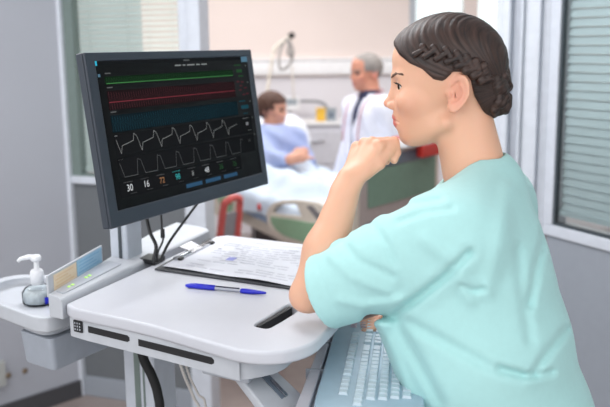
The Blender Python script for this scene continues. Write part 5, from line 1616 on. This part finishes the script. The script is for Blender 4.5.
# bedside cabinet with two boxes on top, and the white hand unit
cb = WP(287, 160, 7.05); ct = WP(347, 125, 7.05)
mb = MB(); mb.box((cb[0], 7.05, 0.08), (ct[0], 7.5, ct[2])); cabr = thing('bedside_cabinet', ((cb[0] + ct[0]) / 2, 7.28, 0), 'pale grey bedside cabinet against the ward wall beyond the bed', 'cabinet')
mb.build('body', M['cabinet'], cabr, bevel=0.008)
mb = MB(); mb.box((cb[0] - 0.01, 7.03, ct[2]), (ct[0] + 0.01, 7.51, ct[2] + 0.025)); mb.build('top', M['rail'], cabr, bevel=0.005)
zc = 0.12; hh = (ct[2] - 0.16) / 3
for k in range(3):
    mb = MB(); mb.box((cb[0] + 0.015, 7.035, zc + k * hh + 0.006), (ct[0] - 0.015, 7.05, zc + (k + 1) * hh - 0.006)); dr = mb.build('drawer', M['cabinet'], cabr, bevel=0.004)
    mb = MB(); mb.tube([((cb[0] + ct[0]) / 2 - 0.06, 7.02, zc + (k + .7) * hh), ((cb[0] + ct[0]) / 2 + 0.06, 7.02, zc + (k + .7) * hh)], 0.007, 8); mb.build('handle', M['metal'], dr)
for x in (cb[0] + 0.03, ct[0] - 0.03):
    for y in (7.1, 7.45):
        mb = MB(); mb.box((x - 0.02, y - 0.02, 0), (x + 0.02, y + 0.02, 0.08)); mb.build('foot', M['black'], cabr)
zt = ct[2] + 0.0255
mb = MB(); mb.tube(smooth_path([WP(289.5, 127, 7.4), WP(289.5, 112, 7.4), WP(292, 104.5, 7.4), WP(299, 101.5, 7.4), WP(317, 101.5, 7.4), WP(325, 105, 7.4), WP(328, 113, 7.4), WP(328.5, 127, 7.4)]), 0.014, 8); mb.build('rail_arch', M['bed_tube'], cabr)
a, b = WP(316.5, 124, 7.15), WP(325.5, 113, 7.15)
hz = 0.105
def openbox(name, x0, x1, y0, y1, z0, z1, m, label, cat):
    root = thing(name, ((x0 + x1) / 2, (y0 + y1) / 2, z0), label, cat)
    mb = MB(); mb.box((x0, y0, z0), (x1, y1, z1 - 0.018)); mb.build('body', m, root, bevel=0.004)
    mb = MB(); mb.box((x0 - 0.004, y0 - 0.004, z1 - 0.0178), (x1 + 0.004, y1 + 0.004, z1)); mb.build('lid', m, root, bevel=0.004)
    return root
openbox('storage_box', a[0], b[0], 7.15, 7.27, zt, zt + hz, M['yellow'], 'yellow box on the pale bedside cabinet', 'box')
c, d = WP(326.8, 124, 7.15), WP(336, 113, 7.15)
r_ = openbox('storage_box', c[0], d[0], 7.15, 7.27, zt, zt + hz, M['bluegrey'], 'blue grey box beside the yellow box on the cabinet', 'box')
mb = MB(); mb.box((c[0] + 0.015, 7.146, zt + 0.03), (d[0] - 0.02, 7.1498, zt + 0.07)); mb.build('box_label', M['slate'], r_)
# small white call unit on an arm from the wall
hu = WP(292, 104, 7.3)
root = thing('call_unit', hu, 'small white bedside unit on a bracket beside the patient\'s head', 'unit')
mb = MB(); mb.box((hu[0] - 0.06, 7.28, hu[2] - 0.055), (hu[0] + 0.065, 7.33, hu[2] + 0.06)); mb.build('housing', M['rail'], root, bevel=0.012)
mb = MB(); mb.box((hu[0] - 0.045, 7.276, hu[2] - 0.005), (hu[0] + 0.045, 7.2798, hu[2] + 0.045)); mb.build('display', M['bluegrey'], root)
mb = MB(); mb.tube([(hu[0], 7.33, hu[2]), (hu[0], 7.61, hu[2])], 0.014, 8); mb.build('bracket', M['alu'], root)
# red folding chair with grey pad beside the bed
def chair():
    d = 4.45
    top = A(238, 197, d); L_ = A(226, 240, d)
    root = thing('folding_chair', (top[0], top[1], 0), 'coral red tube chair with grey back pad beside the bed', 'chair')
    ax = np.array([0.75, -0.66, 0]); ay = np.array([0.66, 0.75, 0])         # facing, across
    c = np.array([A(234, 215, d)[0], A(234, 215, d)[1], 0]); zt = top[2]
    G = lambda x, y, z: c + ax * x + ay * y + CZ * z
    w = 0.06
    mb = MB(); mb.tube(smooth_path([G(-0.20, -w - .02, 0.016), G(-0.10, -w - .01, 0.40), G(-0.02, -w, zt - 0.07), G(0.0, -w * .7, zt - .015), G(0.0, 0, zt), G(0.0, w * .7, zt - .015), G(-0.02, w, zt - 0.07), G(-0.10, w + .01, 0.40), G(-0.20, w + .02, 0.016)]), 0.019, 10)
    mb.build('back_frame', M['coral'], root)
    mb = MB(); mb.hexa([G(-0.115, -w + .01, 0.44), G(-0.115, w - .01, 0.44), G(-0.095, w - .01, 0.44), G(-0.095, -w + .01, 0.44), G(-0.035, -w + .02, zt - 0.08), G(-0.035, w - .02, zt - 0.08), G(-0.015, w - .02, zt - 0.08), G(-0.015, -w + .02, zt - 0.08)]); mb.build('back_pad', M['chair_grey'], root, bevel=0.006)
    mb = MB(); mb.box((-0.10, -w - .03, 0.40), (0.26, w + .03, 0.435), G); mb.build('seat', M['chair_grey'], root, bevel=0.01)
    for s in (-1, 1):
        mb = MB(); mb.tube([G(-0.06, s * (w + .01), 0.40), G(0.24, s * (w + .03), 0.016)], 0.016, 8); mb.build('leg', M['coral'], root)
chair()
# chart folder lying on top of the foot board: white tray, red label
fbp = lambda t, z, n: BD(0, t, z) - bs * n
root = thing('chart_tray', fbp(0.8, 1.18, 0.03), 'white chart tray with a red label on top of the foot board', 'tray')
def CT(x, y, z): return fbp(x, 1.1805 + z, 0.03 + y)
mb = MB(); mb.prism([(0.52, -0.12), (0.98, -0.12), (1.0, 0.0), (0.97, 0.06), (0.80, 0.08), (0.55, 0.06), (0.50, 0.0)], 0.0, 0.035, CT); mb.build('tray', M['rail'], root, bevel=0.006)
mb = MB(); mb.box((0.70, 0.02, -0.060), (0.92, 0.085, -0.0006), lambda x, y, z: fbp(x, 1.1805 + z, 0.035 + y)); mb.build('red_label', M['red'], root, bevel=0.003)
mb = MB(); mb.prism([(0.56, -0.10), (0.95, -0.10), (0.95, 0.03), (0.56, 0.03)], 0.0352, 0.042, CT); mb.build('red_folder', M['coral'], root)
# ------------------------------------------------------------------ light, camera
def area(name, loc, target, size, power, col=(1, 1, 1), sy=None):
    l = bpy.data.lights.new(name, 'AREA'); l.energy = power; l.color = col; l.size = size
    if sy: l.shape = 'RECTANGLE'; l.size_y = sy
    o = bpy.data.objects.new(name, l); COL.objects.link(o); o.location = loc
    o.rotation_euler = (Vector(target) - Vector(loc)).to_track_quat('-Z', 'Y').to_euler()
    return o
area('ceiling_or_fill_light', (-0.7, 0.2, 2.70), (0.1, 1.5, 1.2), 2.2, 35, (1.0, 0.985, 0.965))
area('ceiling_or_fill_light', (1.1, 0.3, 2.70), (0.4, 1.5, 1.2), 1.8, 20, (0.96, 0.98, 1.0))
area('ceiling_or_fill_light', (-1.0, 5.8, 2.72), (-1.0, 5.8, 0), 2.2, 56, (1, 0.98, 0.96))
area('ceiling_or_fill_light', (1.2, 5.2, 2.72), (1.2, 5.2, 0), 2.0, 44, (1, 0.98, 0.96))
area('ceiling_or_fill_light', (-1.5, 2.4, 2.70), (-1.5, 2.8, 0), 1.2, 38, (0.99, 0.99, 1.0))  # added fill lamp to brighten the left wall, no known fixture
area('ceiling_or_fill_light', (-0.1, 2.35, 2.70), (0.95, 2.75, 1.1), 1.0, 34, (0.97, 0.98, 1.0))  # unseen lamp, put in to lift the right-hand window, blind and wall
w = bpy.data.worlds.new('world'); SC.world = w; w.use_nodes = True
bg = w.node_tree.nodes['Background']; bg.inputs['Color'].default_value = (0.94, 0.97, 1.0, 1); bg.inputs['Strength'].default_value = 1.4
cd = bpy.data.cameras.new('camera'); co = bpy.data.objects.new('camera', cd); COL.objects.link(co)
cd.sensor_width = 36; cd.lens = FPX * 36 / 610
co.matrix_world = Matrix(((_rt[0], _up[0], -_fw[0], CAM[0]), (_rt[1], _up[1], -_fw[1], CAM[1]), (_rt[2], _up[2], -_fw[2], CAM[2]), (0, 0, 0, 1)))
cd.dof.use_dof = True; cd.dof.focus_distance = 1.50; cd.dof.aperture_fstop = 4.2
cd.clip_start = 0.02
SC.camera = co
SC.view_settings.view_transform = 'Standard'; SC.view_settings.look = 'None'
SC.view_settings.exposure = 0.0; SC.view_settings.gamma = 1.0
SC.view_settings.use_curve_mapping = False
